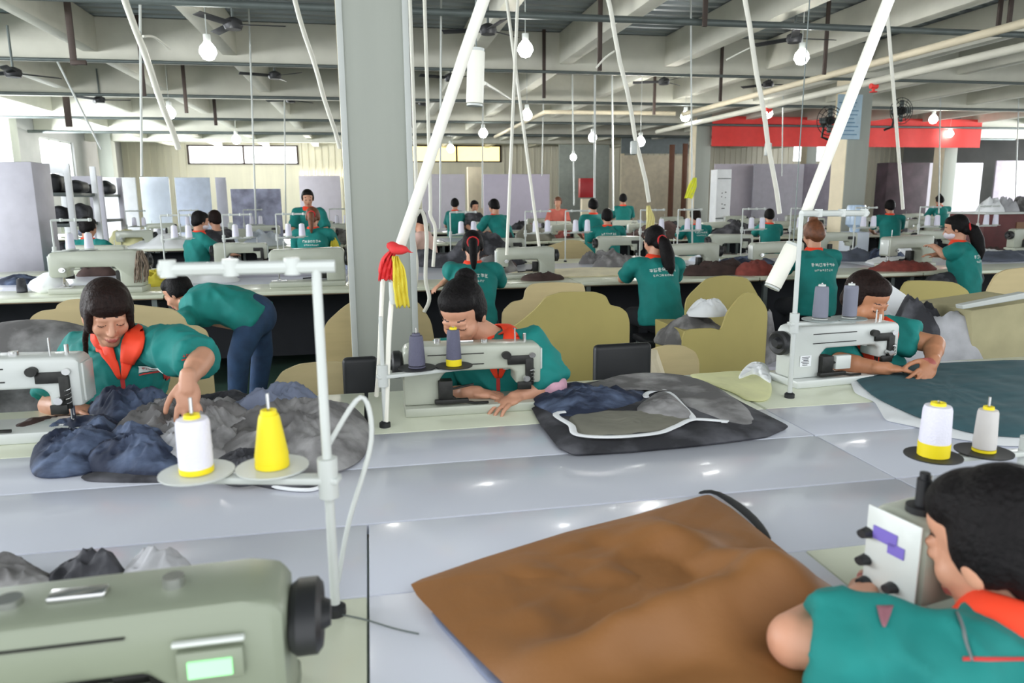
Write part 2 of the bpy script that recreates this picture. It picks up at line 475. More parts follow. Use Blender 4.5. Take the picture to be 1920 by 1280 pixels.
hanger(130, 210, 238, 16, 'dark bracket under the beam above the left windows', .12)
hanger(350, 175, 212, 14.6, 'thin hanger right of the left slanted hose', .06)
hanger(405, 212, 235, 18.5, 'small hanger left of the near column, far back', .07)

# ---------------------------------------------------------------- hanging lamps
def lamp(px, py, Yd, lab, r=.075, watt=240, p=None):
    p = p or atY(px, py, Yd)
    t = thing('hanging_bulb', (p.x, p.y, p.z), lab, 'light bulb', 'hanging light bulbs')
    m_ = MB(); m_.lathe([(.0, -r), (r*.6, -r*.8), (r, -.1*r), (r*.85, .5*r), (r*.45, r), (r*.4, r*1.1), (0, r*1.1)]); m_.build('bulb', GLOW, t)
    m_ = MB(); m_.cyl((0, 0, r*1.05), (0, 0, r*1.9), r*.42); m_.build('socket', POLEM, t)
    m_ = MB(); m_.cyl((0, 0, r*1.9), (0, 0, ZC-p.z), .005, seg=6); m_.build('cord', POLEM, t)
    l = bpy.data.lights.new('bulb_light', 'POINT'); l.energy = watt; l.shadow_soft_size = .085; l.color = (1, .985, .95)
    o = bpy.data.objects.new('bulb_light', l); COL.objects.link(o); o.parent = t
for a_ in ((390, 97, 8.2, 'glowing bulb at upper left between two slanted hoses', .085, 60), (985, 93, 8.2, 'glowing bulb at top centre right of the white lamp tube', .085, 60), (1503, 108, 8.2, 'glowing bulb at upper right above the red banner', .085, 60),
           (318, 212, 14, 'bulb seen behind the lower end of the left slanted hose', .1), (988, 216, 14, 'bulb under the beams beside the vertical centre hose', .1), (1440, 213, 15, 'bulb in front of the left half of the red banner', .1),
           (906, 250, 18.5, 'small bulb right of the column above the yellow window', .11), (443, 262, 20, 'small bulb above the white window in the back wall', .11), (1111, 258, 17, 'small bulb above the red cabinet', .1),
           (1201, 266, 12.5, 'bulb behind the middle slanted hose', .08), (845, 279, 23, 'small bulb in front of the yellow window', .12), (1075, 295, 20, 'lowest small bulb, left of the red cabinet', .09),
           (1750, 224, 16, 'bulb in front of the right half of the red banner', .1), (1781, 251, 19, 'lower bulb in front of the banner near the right column', .1), (1285, 219, 15, 'bulb left of the red banner by the column top', .1)):
    lamp(*a_)
for x_, y_, w_, lab in ((-7.4, 8, 120, 'added fill bulb beside the left wall in front of the grey cupboard, out of view'), (-7.4, 13, 120, 'added fill bulb beside the left wall behind the grey cupboard, out of view'), (11.5, 8, 120, 'added fill bulb to the right of the masked worker, out of view'),
                        (13.5, 12, 120, 'added fill bulb to the right of the maroon counter, out of view'), (-3, 2.2, 30, 'added fill bulb above the left end of the near worktops, out of view'), (5, 2.2, 30, 'added fill bulb above the right end of the near worktops, out of view')):
    lamp(0, 0, 0, lab, .085, w_, V((x_, y_, 3.05)))  # fill lights added out of view to brighten the hall, built as bulbs

# ---------------------------------------------------------------- ceiling fans
def fan(px, py, Yd, lab, first=[None], R=.42, rz=0):
    p = atY(px, py, Yd)
    if first[0] is None:
        t = thing('ceiling_fan', p, lab, 'fan', 'ceiling fans', rz)
        m_ = MB(); m_.lathe([(0, -.05), (.08, -.05), (.1, -.01), (.09, .04), (.03, .07), (0, .07)]); m_.build('motor', BLACK, t)
        m_ = MB(); m_.cyl((0, 0, .06), (0, 0, .55), .014); m_.build('rod', PIPEM, t)
        for k in range(3):
            m_ = MB(); a = k*2*PI/3
            m_.box((.3*math.cos(a), .3*math.sin(a), 0), (.46, .1, .008), rot=Matrix.Rotation(a, 3, 'Z') @ Matrix.Rotation(.25, 3, 'X'), bev=.003)
            m_.build('blade', BLACK, t)
        first[0] = t
    else:
        t = copy_tree(first[0], p, rz, lab)
for i, a_ in enumerate(((437, 46, 8.6, 'ceiling fan at upper left above the glowing bulb'), (915, 56, 8.8, 'ceiling fan by the top end of the thick centre conduit'), (515, 142, 12.5, 'ceiling fan left of the near column'), (187, 187, 15.5, 'ceiling fan near the left wall'),
                        (545, 188, 16.5, 'farther ceiling fan close to the near column'), (845, 146, 12, 'ceiling fan right of the near column'), (1490, 72, 8.6, 'ceiling fan above the right glowing bulb'), (1245, 153, 12.6, 'ceiling fan right of the middle slanted hose'), (793, 193, 16, 'small ceiling fan just right of the column'),
                        (1440, 98+60, 13, 'ceiling fan over the left part of the banner'), (25, 137, 10.5, 'ceiling fan at the left edge of the picture'), (1855, 160, 14, 'ceiling fan at the right edge of the picture'))):
    fan(*a_, rz=i*.7)
def wall_fan(px, py, Yd, lab, R):
    p = atY(px, py, Yd)
    t = thing('wall_fan', p, lab, 'fan')
    m_ = MB()
    for k in range(4):
        rr = R*(k+1)/4
        m_.tube([(rr*math.cos(a*PI/12), -.06*(1-(rr/R)**2), rr*math.sin(a*PI/12)) for a in range(25)], .006, 5)
    for k in range(12):
        a = k*PI/6; m_.tube([(0, -.06, 0), (R*math.cos(a), 0, R*math.sin(a))], .004, 4)
    m_.build('guard', DARKM, t)
    m_ = MB(); m_.cyl((0, -.02, 0), (0, .18, 0), .07); m_.build('motor', DARKM, t)
    for k in range(4):
        m_ = MB(); a = k*PI/2; m_.box((R*.45*math.cos(a), 0, R*.45*math.sin(a)), (R*.75, .01, R*.35), rot=Matrix.Rotation(-a, 3, 'Y'), bev=.003); m_.build('blade', PIPEM, t)
    m_ = MB(); m_.tube([(0, .15, 0), (.0, .2, -.25), (.15 if px < 1600 else -.15, .2, -.3)], .02); m_.build('bracket', DARKM, t)
wall_fan(1556, 226, 11.6, 'round caged fan on the left side of the column with the blue notice', .24)
wall_fan(1690, 208, 11.8, 'round caged fan on the right side of the column with the blue notice', .22)

# ---------------------------------------------------------------- banner, notice and other wall things
a, b = atY(1336, 222, 19.1), atY(1838, 272, 19.1)
mb = MB(); nseg = 40; W_ = b.x-a.x; H_ = .78
for th in (0, .012):
    vs = [[mb.bm.verts.new((W_*i/nseg, math.sin(i*1.3)*.012+th, H_*j/4)) for j in range(5)] for i in range(nseg+1)]
    for i in range(nseg):
        for j in range(4): mb.bm.faces.new((vs[i][j], vs[i+1][j], vs[i+1][j+1], vs[i][j+1]))
o = mb.build('banner', REDB); o.location = (a.x, 19.1, 2.83); tag(o, 'long plain red banner stretched between two far columns', 'banner')
p = atY(1597, 178, 11.78); q = atY(1597, 262, 11.78)
t = thing('notice_board', (8.08, 11.72, q.z), 'pale blue notice hanging on the column behind the right slanted conduit', 'sign')
m_ = MB(); m_.box((0, 0, (p.z-q.z)/2), (.46, .02, p.z-q.z), bev=.004); m_.build('board', mat('pale blue board', (190, 216, 232), .6), t)
m_ = MB()
for i in range(9):
    rr = random.Random(i)
    m_.box((-.02+rr.uniform(-.04, .04), -.012, .08+i*.065), (.26+rr.random()*.08, .003, .018))
m_.build('printed_lines', mat('blue print', (120, 160, 190), .7), t)

def panel(name, x0, y0, x1, y1, Yd, m, lab, cat, th=.06, floor=True, group=None):
    A, B = atY(x0, y0, Yd), atY(x1, y1, Yd); A2 = atY(x1, y0, Yd)
    X0, X1 = sorted((A.x, B.x)); z1 = (A.z+A2.z)/2; z0 = .02 if floor else B.z
    mb = MB(); mb.box((0, 0, (z1-z0)/2), (X1-X0, th, z1-z0), bev=.006)
    o = mb.build(name, m); o.location = ((X0+X1)/2, Yd, z0 if not floor else 0.0)
    return tag(o, lab, cat, group)
PN = 'partition_board'
panel(PN, 183, 331, 262, 420, 18.5, WHITEC, 'white board at far left behind the shelf rack', 'board')
panel(PN, 262, 330, 324, 420, 18.8, BLUEW, 'white board left of the bluish translucent board', 'board')
panel(PN, 327, 331, 400, 420, 18.2, mat('blue white board', (196, 206, 224), .5), 'bluish translucent board standing at left', 'board')
panel(PN, 403, 331, 430, 420, 19, GREYB, 'narrow grey board right of the bluish board', 'board')
panel(PN, 432, 352, 530, 420, 16, mat('dim blue crate stack', (158, 160, 184), .7, var=.5, scale=5), 'blue grey stacked board left of the standing worker', 'board')
panel(PN, 560, 328, 642, 420, 22, LILAC, 'lilac board just left of the near column', 'board')
panel(PN, 790, 325, 873, 420, 22, LILAC, 'lilac board right of the near column', 'board')
panel(PN, 906, 325, 1030, 420, 22, mat('lilac board', (198, 190, 206), .6, var=.04), 'wide lilac board behind the vertical centre hoses', 'board')
panel(PN, 1340, 306, 1412, 420, 22, LILAC, 'pale board left under the red banner', 'board')
panel(PN, 1414, 306, 1500, 420, 21.6, GREYB, 'greyish lilac board under the banner', 'board')
panel(PN, 1503, 306, 1582, 420, 21.8, mat('greyer lilac board', (160, 154, 168), .6), 'board beside the column with the blue notice', 'board')
panel(PN, 1655, 304, 1722, 420, 20.6, mat('dark stack', (80, 66, 72), .8, var=.4, scale=3), 'dark maroon cupboard right of the notice column', 'cupboard', .5)
panel(PN, 1724, 304, 1830, 420, 21.6, LILAC, 'lilac board left of the far right column', 'board')
panel(PN, 1868, 300, 1990, 420, 21.6, mat('mauve board', (170, 160, 172), .6), 'mauve board at the right edge', 'board')
panel(PN, 876, 312, 905, 440, 24, CREAM, 'cream pillar board between two lilac boards', 'board', .3)
panel('wall_panel', 1165, 290, 1290, 420, 26, mat('beige panel', (214, 202, 176), .7), 'beige wall panel behind the middle slanted hose', 'panel')
panel('wall_panel', 1048, 270, 1140, 420, 26.2, mat('grey green panel', (160, 166, 156), .7), 'grey green wall panel around the red cabinet', 'panel')
panel('wall_panel', 1165, 257, 1290, 288, 26, mat('slate lintel', (118, 126, 126), .7), 'dark slate lintel over the beige wall panel', 'panel', floor=False)
panel('red_cabinet', 1086, 334, 1112, 370, 22, mat('dark red cabinet', (168, 34, 40), .4), 'small red fire cabinet on the grey green wall panel', 'cabinet', .2, floor=False)
panel('red_cabinet', 1090, 371, 1112, 385, 22, CREAM, 'cream stand under the red fire cabinet', 'stand', .2)
panel('door_frame', 1256, 270, 1261, 400, 25, mat('brown frame', (118, 78, 58), .6), 'left brown post of the far doorway', 'post')
panel('door_frame', 1281, 268, 1285, 400, 25, mat('brown frame', (118, 78, 58), .6), 'right brown post of the far doorway', 'post')
panel('far_window', 1490, 268, 1545, 302, 28, DAY, 'bright window patch above the boards right of centre', 'window', floor=False)
# white upright cabinet under the banner, with small dark marks
A = atY(1339, 318, 17); B = atY(1366, 318, 17)
t = thing('upright_cabinet', ((A.x+B.x)/2, 17, 0), 'tall narrow white cabinet with small dark marks under the banner', 'cabinet')
W_ = B.x-A.x; m_ = MB(); m_.box((0, 0, A.z/2), (W_, .35, A.z), bev=.01); m_.build('body', WHITEC, t)
m_ = MB(); m_.box((0, -.18, A.z*.46), (W_, .01, .02)); m_.box((0, -.18, A.z*.9), (W_*.9, .01, .02)); m_.build('seam', PIPEM, t)
m_ = MB()
for x, z, s in ((-.04, .74, .03), (.05, .75, .035), (-.05, .7, .02), (.05, .69, .02), (-.03, .62, .03), (.04, .61, .04), (.0, .57, .08)): m_.box((x, -.178, A.z*z), (s, .006, .02))
m_.build('marks', BLACK, t)
# grey cupboard and shelf rack at the left
def cuboid_px(name, x0, x1, ytop, Yd, depth, m, lab, cat):
    A, B = atY(x0, ytop, Yd), atY(x1, ytop, Yd)
    mb = MB(); mb.box((0, depth/2, A.z/2), (B.x-A.x, depth, A.z), bev=.01)
    o = mb.build(name, m); o.location = ((A.x+B.x)/2, Yd, 0); return tag(o, lab, cat)
cuboid_px('grey_cupboard', -70, 58, 303, 9.2, .5, GREYB, 'tall plain grey cupboard at the left edge', 'cupboard')
def rack(px0, px1, ytop, Yd, lab, m, depth=.9, levels=(0.1, .7, 1.2, 1.58)):
    A, B = atY(px0, ytop, Yd), atY(px1, ytop, Yd); W_ = B.x-A.x
    t = thing('shelf_rack', (A.x, Yd, 0), lab, 'rack')
    for x in (0, W_):
        for y_ in (0, depth):
            m_ = MB(); m_.box((x, y_, A.z/2), (.07, .05, A.z), bev=.005); m_.build('post', m, t)
    for z in levels:
        m_ = MB(); m_.box((W_/2, depth/2, z), (W_, depth, .04), bev=.004); m_.build('shelf', PIPEM, t)
    m_ = MB(); m_.box((W_/2, 0, A.z-.06), (W_, .03, .12)); m_.build('top_rail', m, t)
    return t, A.x, W_
t, ax, W_ = rack(58, 124, 306, 10.2, 'white framed shelf rack with dark bags on top at left', WHITEC)
for i, (x, z, sx, sz) in enumerate(((.12, 1.6, .2, .24), (.36, 1.6, .22, .16), (.13, 1.22, .2, .22), (.38, 1.22, .2, .25), (.13, .72, .2, .26), (.38, .72, .2, .3))):
    m_ = MB(); m_.box((0, 0, sz*.45), (sx, .34, sz*.9), bev=.05); m_.sph((0, -.02, sz*.7), (sx*.38, .14, sz*.32))
    o = m_.build('black_bag', CHARC if i > 1 else BLACK, remesh=.018, sm=2); o.location = (ax+x, 10.2+.35, z+.0)
    tag(o, 'black bag on the %s shelf of the white left rack, %s one' % (('top', 'middle', 'lower')[i//2], ('left', 'right')[i % 2]), 'bag')
t, ax, W_ = rack(128, 186, 330, 12.2, 'grey shelf rack behind the white framed rack at left', GREYB, levels=(.1, .7, 1.2, 1.58))
for i, x in enumerate((.12, .38)):
    m_ = MB(); m_.box((0, 0, .08), (.24, .3, .16), bev=.05); m_.sph((0, 0, .14), (.09, .12, .07))
    o = m_.build('black_bag', BLACK, remesh=.018, sm=2); o.location = (ax+x, 12.55, 1.6); tag(o, 'black bag on the grey rear rack, %s one' % ('left', 'right')[i], 'bag')
# ---------------------------------------------------------------- work tables
TZ = .76
def table(x0, x1, y0, y1, m, label, group=None, rows=None, front=True, z=TZ, cat='table', name='work_table', side=-1):
    cx, cy = (x0+x1)/2, (y0+y1)/2
    t = thing(name, (cx, cy, 0), label, cat, group)
    for (a, b) in (rows or [(y0, y1)]):
        mb = MB(); mb.box((0, (a+b)/2-cy, z-.0135), (x1-x0-.004, b-a-.003, .027), bev=.002); mb.build('tabletop', m, t)
        mb = MB(); mb.box((0, (a+b)/2-cy, z-.031), (x1-x0-.006, b-a-.004, .008)); mb.build('edging', EDGE_TOP, t)
    for sx in (-1, 1):
        mb = MB(); X = sx*((x1-x0)/2-.08)
        for sy in (-1, 1): mb.box((X, sy*((y1-y0)/2-.06), (z-.035)/2), (.04, .04, z-.035))
        mb.box((X, 0, .1), (.04, y1-y0-.12, .04)); mb.box((X, 0, z-.055), (.04, y1-y0-.1, .04))
        mb.build('leg_frame', PIPEM, t)
    if front:
        mb = MB(); mb.box((0, -side*0+((y1-y0)/2-.05), z*.52), (x1-x0-.2, .02, z*.72)); mb.build('back_panel', DARKT, t)
    return t
bd = [(1.287, 1.6), (1.603, 1.962), (1.965, 2.262)]
table(-3.4, -.03, 1.287, 1.6, WHITE_TOP, 'white laminate strip just behind the nearest machine', front=False)
table(-.03, 1.32, 1.287, 1.6, WHITE_TOP, 'white laminate strip in the middle under the upper canvas edge', front=False)
table(-3.4, 1.32, 1.603, 2.262, WHITE_TOP, 'white laminate worktop under the two near left cones and heap', rows=bd[1:], front=False)
table(1.32, 4.4, 1.287, 2.262, WHITE_TOP, 'white laminate worktop between the machines, right section', rows=bd, front=False)
table(-.03, .86, .3, 1.285, WHITE_TOP, 'nearest white worktop between the two near sewing tables', front=False)
table(-1.6, -.03, .3, 1.285, GREEN_TOP, 'pale green sewing table under the nearest machine', front=False)
table(.86, 2.4, .3, 1.285, GREEN_TOP, 'pale green sewing table of the worker in the bottom right corner', front=False)
table(-1.9, -.04, 2.265, 2.79, GREEN_TOP, 'pale sewing table of the fringed worker at left', front=False)
table(-.03, 1.32, 2.265, 2.79, GREEN_TOP, 'pale sewing table of the worker bent over in the centre', front=False)
table(1.33, 3.6, 2.265, 2.79, GREEN_TOP, 'pale sewing table of the worker at right', front=False)

# ---------------------------------------------------------------- sewing machines
def sewing_machine(label, group=None, body=MACH, detail=2, lcd=False, wheelm=BLACK):
    t = thing('sewing_machine', (0, 0, 0), label, 'sewing machine', group)
    d = .055
    ol = [(-.25, .115), (-.25, .275), (-.235, .295), (.2, .305), (.235, .295), (.245, .27), (.245, .04), (.12, .04), (.12, .15), (.095, .185), (-.135, .185), (-.155, .165), (-.155, .115)]
    mb = MB(); mb.prism([(x, -d, z) for x, z in ol], (0, 2*d, 0)); mb.build('body', body, t, bevel=.014)
    mb = MB(); mb.box((-.005, 0, .02), (.5, .178, .04), bev=.006); mb.build('bed', body, t)
    mb = MB(); mb.box((-.2, .0, .0425), (.1, .05, .004)); mb.build('needle_plate', CHROME, t)
    mb = MB(); mb.lathe([(0, 0), (.052, 0), (.06, .008), (.06, .03), (.05, .036), (.03, .03), (.02, .045), (0, .045)], (.247, 0, .215), (1, 0, 0)); mb.build('handwheel', wheelm, t)
    mb = MB(); mb.cyl((-.2, 0, .06), (-.2, 0, .13), .004, seg=8); mb.cyl((-.2, .0, .05), (-.2, 0, .075), .0015, seg=6); mb.cyl((-.2, .018, .06), (-.2, .018, .13), .004, seg=8); mb.build('needle_bar', CHROME, t)
    mb = MB(); mb.box((-.2, -.008, .05), (.02, .05, .006), bev=.002); mb.box((-.2, .012, .062), (.008, .01, .022)); mb.build('presser_foot', CHROME, t)
    mb = MB(); mb.box((-.253, 0, .2), (.008, .085, .14), bev=.004); mb.build('face_plate', MACHW, t)
    def piece(nm_, m_, *ops):
        mb = MB()
        for k_, *a_ in ops: getattr(mb, k_)(*a_[:-1] if isinstance(a_[-1], dict) else a_, **(a_[-1] if isinstance(a_[-1], dict) else {}))
        return mb.build(nm_, m_, t)
    B3 = dict(bev=.003)
    piece('tension_dial', CHROME, ('cyl', (-.175, -d+.002, .17), (-.175, -d-.018, .17), .018), ('cyl', (-.175, -d-.016, .17), (-.175, -d-.028, .17), .009))
    piece('thread_post', CHROME, ('cyl', (-.16, .02, .28), (-.16, .02, .36), .003))
    piece('lifting_linkage', DARKM, ('box', (-.17, d+.004, .225), (.09, .012, .04), B3), ('box', (-.205, d+.004, .17), (.03, .014, .12), B3), ('box', (-.185, d+.01, .11), (.05, .012, .035), B3))
    piece('knee_lever_linkage', DARKM, ('tube', [(.14, .02, .13), (.1, .06, .1), (.06, .07, .06), (0, .085, .05), (-.05, .08, .048)], .006), ('box', (.1, .05, .1), (.05, .05, .1), B3), ('box', (.08, .075, .06), (.12, .02, .02), B3))
    if detail > 1:
        piece('tension_dial', CHROME, ('cyl', (-.12, -d+.002, .235), (-.12, -d-.012, .235), .014))
        piece('tension_dial', CHROME, ('cyl', (-.215, d, .245), (-.215, d+.012, .245), .012))
        piece('linkage_knob', DARKM, ('cyl', (-.12, d, .25), (-.12, d+.018, .25), .017))
        piece('linkage_knob', CHROME, ('cyl', (-.19, d+.006, .145), (-.19, d+.03, .145), .013))
        piece('linkage_spring', CHROME, ('tube', [(-.215+.008*math.cos(k*1.2), d+.012+.008*math.sin(k*1.2), .13+k*.003) for k in range(20)], .0015, 5))
        piece('oil_cap', CHROME, ('cyl', (-.05, 0, .295), (-.05, 0, .312), .014))
        piece('oil_cap', CHROME, ('cyl', (.12, 0, .3), (.12, 0, .322), .012))
        piece('bobbin_winder', CHROME, ('box', (.02, 0, .306), (.06, .022, .012), B3))
        piece('take_up_rod', CHROME, ('cyl', (-.2, 0, .285), (-.2, 0, .33), .006))
        piece('arm_rod', DARKM, ('cyl', (.09, .07, .11), (.0, .07, .13), .005))
        for z_ in (.262, .215): piece('groove', DARKM, ('box', (.06, d+.001, z_), (.2, .003, .004)))
        piece('groove', DARKM, ('box', (-.02, -d-.001, .262), (.2, .003, .004)))
    if lcd:
        mb = MB(); mb.box((.165, -d-.004, .2), (.07, .012, .055), bev=.003); p_ = mb.build('display_panel', MACHG, t)
        mb = MB(); mb.box((.165, -d-.0115, .197), (.046, .003, .03)); mb.build('display', LCD, p_)
        mb = MB(); mb.box((.165, -d-.008, .245), (.075, .008, .008), bev=.002); mb.build('button_strip', MACHW, t)
        mb = MB(); mb.cyl((.02, -d-.01, .16), (.02, -d+.004, .16), .024); mb.cyl((.02, -d-.016, .14), (.02, -d, .14), .01); mb.build('stitch_dial', body, t)
    return t
# row B machines face away from the camera
def put(t, p, rz, s=1.0, sz=None): t.location = p; t.rotation_euler = (0, 0, rz); t.scale = (s, s, sz or s*.8); return t
mC = put(sewing_machine('cream sewing machine of the centre worker, lit at its needle'), (.33, 2.5, TZ), PI, .96, .78)
mR = put(sewing_machine('white sewing machine with black handwheel of the worker at right', body=MACHW), (1.81, 2.59, TZ), PI+.1, 1.0, .77)
t_ = MB(); t_.box((.19, .0575, .13), (.05, .002, .055)); t_.build('instruction_label', WHITEC, mR)
t_ = MB(); [t_.box((.19+.003*(i % 2), .059, .15-.008*i), (.035-.006*(i % 3), .001, .003)) for i in range(6)]; t_.build('label_print', BLACK, mR)
t_ = MB(); t_.box((.03, .066, .115), (.07, .024, .07), bev=.004); t_.build('rear_box', MACHW, mR)
mL = put(sewing_machine('white sewing machine of the fringed worker at the left edge', body=MACHW), (-1.14, 2.48, TZ), PI, 1.0, .87)
nm = atZ(585, 1152, .918)
mA = put(sewing_machine('nearest grey green sewing machine with lit display', body=MACHG, lcd=True), (nm.x-.27*1.15, nm.y-.005, TZ), .02, 1.15, .735)
mN = put(sewing_machine('white sewing machine with purple sticker beside the nearest worker', body=MACH), (1.2, 1.0, TZ), .12, 1.05)
q = atD(1665, 1040, 1.2)
mN.location = (q.x+.25, q.y+.04, TZ); mN.scale = (1, 1, .74); mN.rotation_euler = (0, 0, .2)
t_ = MB(); t_.box((-.2585, 0, .2), (.004, .1, .2), bev=.002); t_.build('white_end_cover', MACHW, mN)
t_ = MB(); t_.box((-.262, .012, .245), (.002, .045, .03)); t_.box((-.262, -.01, .225), (.002, .03, .025)); t_.build('purple_sticker', mat('purple sticker', (120, 104, 190), .5), mN)
t_ = MB(); t_.cyl((-.2, .0, .3), (-.2, 0, .37), .011); t_.cyl((-.2, 0, .37), (-.2, 0, .385), .008); t_.cyl((-.2, 0, .295), (-.2, 0, .31), .024)
t_.build('black_thread_tension', BLACK, mN)
for a_ in ((-.255, .045, .17), (-.255, .045, .235), (-.255, -.01, .14), (-.255, .04, .12)): t_ = MB(); t_.cyl(a_, (a_[0]-.022, a_[1], a_[2]), .013, .009); t_.build('black_knob', BLACK, mN)
t_ = MB(); t_.box((-.235, .02, .09), (.03, .07, .03), bev=.003); t_.build('black_foot_lifter', BLACK, mN)
for i, mm in enumerate((mC, mN, mR)):
    # small work lamp under each arm
    l = bpy.data.lights.new('needle_lamp_light', 'SPOT'); l.energy = (2.0, 1.6, .25)[i]; l.spot_size = 1.7; l.spot_blend = .6; l.shadow_soft_size = .012; l.color = (1, 1, .88)
    o = bpy.data.objects.new('needle_lamp_light', l); COL.objects.link(o); o.parent = mm; o.location = (-.165, 0, .165); o.rotation_euler = (0, .12, 0)
    t_ = MB(); t_.cyl((-.13, 0, .17), (-.13, 0, .185), .012); t_.build('needle_lamp', POLEM, mm)

# ---------------------------------------------------------------- thread stands and cones
def thread_cone(p, m, base, label, h=.108, r=.03, core=None, taper=.72):
    t = thing('thread_cone', p, label, 'thread cone')
    mb = MB(); mb.lathe([(0, .008), (r*.98, .008), (r, .02), (r*(taper+.08), h*.93), (r*taper, h), (r*.3, h+.002), (0, h)]); mb.build('wound_thread', m, t)
    mb = MB(); mb.lathe([(0, 0), (r*1.0, 0), (r*1.01, base), (0, base)]); mb.build('cone_foot', core or YELLOW, t)
    mb = MB(); mb.lathe([(0, h-.002), (r*.5, h-.002), (r*.46, h+.008), (r*.3, h+.008), (r*.25, h), (0, h)]); mb.build('cone_top', core or YELLOW, t)
    return t
def stand(base, H, label, tray_z, discs, disc_m, side, toparm, r=.008, parts=True, rod=False):
    t = thing('thread_stand', base, label, 'thread stand')
    mb = MB(); mb.cyl((0, 0, 0), (0, 0, H), r, r*.9); mb.build('pole', POLEM, t)
    mb = MB(); mb.lathe([(0, 0), (.018, 0), (.018, .014), (.01, .02), (0, .02)]); mb.build('pole_foot', BLACK, t)
    if discs:
        far = max(discs, key=lambda d: abs(d[0]-base[0]))
        e = V((far[0]-base[0], far[1]-base[1], 0))
        mb = MB(); L = e.length+.04; dr = e.normalized()
        ang = math.atan2(dr.y, dr.x)
        mb.box(e*.5+V((0, 0, tray_z-base[2]-.008)), (L, .03, .012), rot=Matrix.Rotation(ang, 3, 'Z'), bev=.003)
        mb.cyl((0, 0, tray_z-base[2]-.04), (0, 0, tray_z-base[2]+.03), .017)
        mb.build('tray_arm', POLEM, t)
        for dx, dy in discs:
            mb = MB(); mb.lathe([(0, 0), (.05, 0), (.062, .003), (.062, .006), (0, .004)], (dx-base[0], dy-base[1], tray_z-base[2]-.002)); mb.build('spool_disc', disc_m, t)
            mb = MB(); mb.cyl((dx-base[0], dy-base[1], tray_z-base[2]), (dx-base[0], dy-base[1], tray_z-base[2]+.135), .003, seg=8); mb.build('spool_pin', CHROME, t)
    if toparm:
        mb = MB(); a, b_ = V(toparm[0])-V(base), V(toparm[1])-V(base)
        mb.tube([a, b_], r*1.25, 8)
        for k in (.25, .6, .95): c = a.lerp(b_, k); mb.cyl(c+V((0, 0, -.012)), c+V((0, 0, .015)), r*1.5)
        mb.build('guide_arm', POLEM, t)
    return t
# near left
b0 = atZ(630, 1150, TZ)
zt = 1.02
d1, d2 = atZ(366, 893, zt), atZ(513, 872, zt)
d1.y = d2.y = (d1.y+d2.y)/2
top = b0.copy(); top.z = TZ+.615
stand(b0, .615, 'blurred white thread stand at left front with two cones', zt, [(d1.x, d1.y), (d2.x, d2.y)], POLEM, -1, (top+V((.03, 0, 0)), top+V((-.24, .01, .0))), r=.0085)
thread_cone((d1.x, d1.y, zt+.004), THREADW, .01, 'white thread cone on the near left stand', .094, .028, taper=.9)
thread_cone((d2.x, d2.y, zt+.004), YELLOW, .01, 'bright yellow thread cone on the near left stand', .094, .029, taper=.55)
pipe('thread_cable', [b0+V((.005, .02, .05)), b0+V((.03, .03, .16)), b0+V((.075, .05, .3)), b0+V((.06, .05, .38)), b0+V((.0, .03, .3))], .0045, POLEM, 'thin white cable looping beside the near left stand', 'cable')
# near right
zt = .885
d1, d2 = atZ(1744, 853, zt), atZ(1850, 850, zt)
d1.y = d2.y = (d1.y+d2.y)/2
b1 = V((d2.x+.12, d2.y, TZ))
stand(b1, .52, 'thread stand with black discs at the right edge', zt, [(d1.x, d1.y), (d2.x, d2.y)], BLACK, 1, None)
thread_cone((d1.x, d1.y, zt+.004), THREADW, .032, 'large white cone with yellow foot on the right black disc stand', .118, .034, taper=.82)
thread_cone((d2.x, d2.y, zt+.004), mat('silver thread', (206, 202, 200), .7), .006, 'smaller silvery cone on the right black disc stand', .1, .025, taper=.8)
# centre
b2 = atZ(722, 800, TZ); zt = .935
d1, d2 = atZ(782, 690, zt), atZ(853, 690, zt)
stand(b2, .36, 'thread stand of the centre machine with grey purple cones', zt, [(d1.x, d1.y), (d2.x, d1.y)], BLACK, 1, None, r=.007)
thread_cone((d1.x, d1.y, zt+.004), PURPLE, .004, 'left grey purple cone in front of the centre machine', .105, .028, core=PURPLE)
thread_cone((d2.x, d1.y, zt+.004), PURPLE, .022, 'right grey purple cone with yellow foot by the centre machine', .12, .026)
# right
b3 = atZ(1480, 745, TZ)
u = atY(1497, 400, b3.y+.02); H3 = u.z-TZ
zt = atY(1480, 603, b3.y).z
d1, d2 = atZ(1537, 600, zt), atZ(1593, 598, zt)
stand(b3, H3, 'tall thread stand in front of the right machine', zt, [(d1.x, d1.y), (d2.x, d1.y)], mat('smoky disc', (150, 160, 158), .4), 1, (V((b3.x, b3.y, u.z)), V((b3.x+.33, b3.y+.1, u.z-.004))), r=.009)
thread_cone((d1.x, d1.y, zt+.004), mat('grey blue thread', (122, 124, 138), .7), .004, 'left grey cone above the right sewing machine', .118, .027, core=POLEM, taper=.8)
thread_cone((d2.x, d1.y, zt+.004), mat('grey blue thread', (122, 124, 138), .7), .004, 'right grey cone above the right sewing machine', .118, .025, core=POLEM, taper=.9)
# left C row stand piece: dark cone and white cone on the table behind the fringed worker
p = atZ(42, 548, TZ); thread_cone(p, CHARC, .004, 'small black cone on the table at the far left edge', .11, .04, core=BLACK, taper=.7)
p = atZ(88, 549, TZ)
mb = MB(); mb.sph((0, 0, .06), (.15, .12, .075)); mb.sph((.03, 0, .11), (.1, .09, .06)); o = mb.build('thread_heap', WHITEC, remesh=.02, sm=3); o.location = (p.x, p.y+.05, TZ); tag(o, 'fluffy white thread heap beside the small black cone', 'thread')
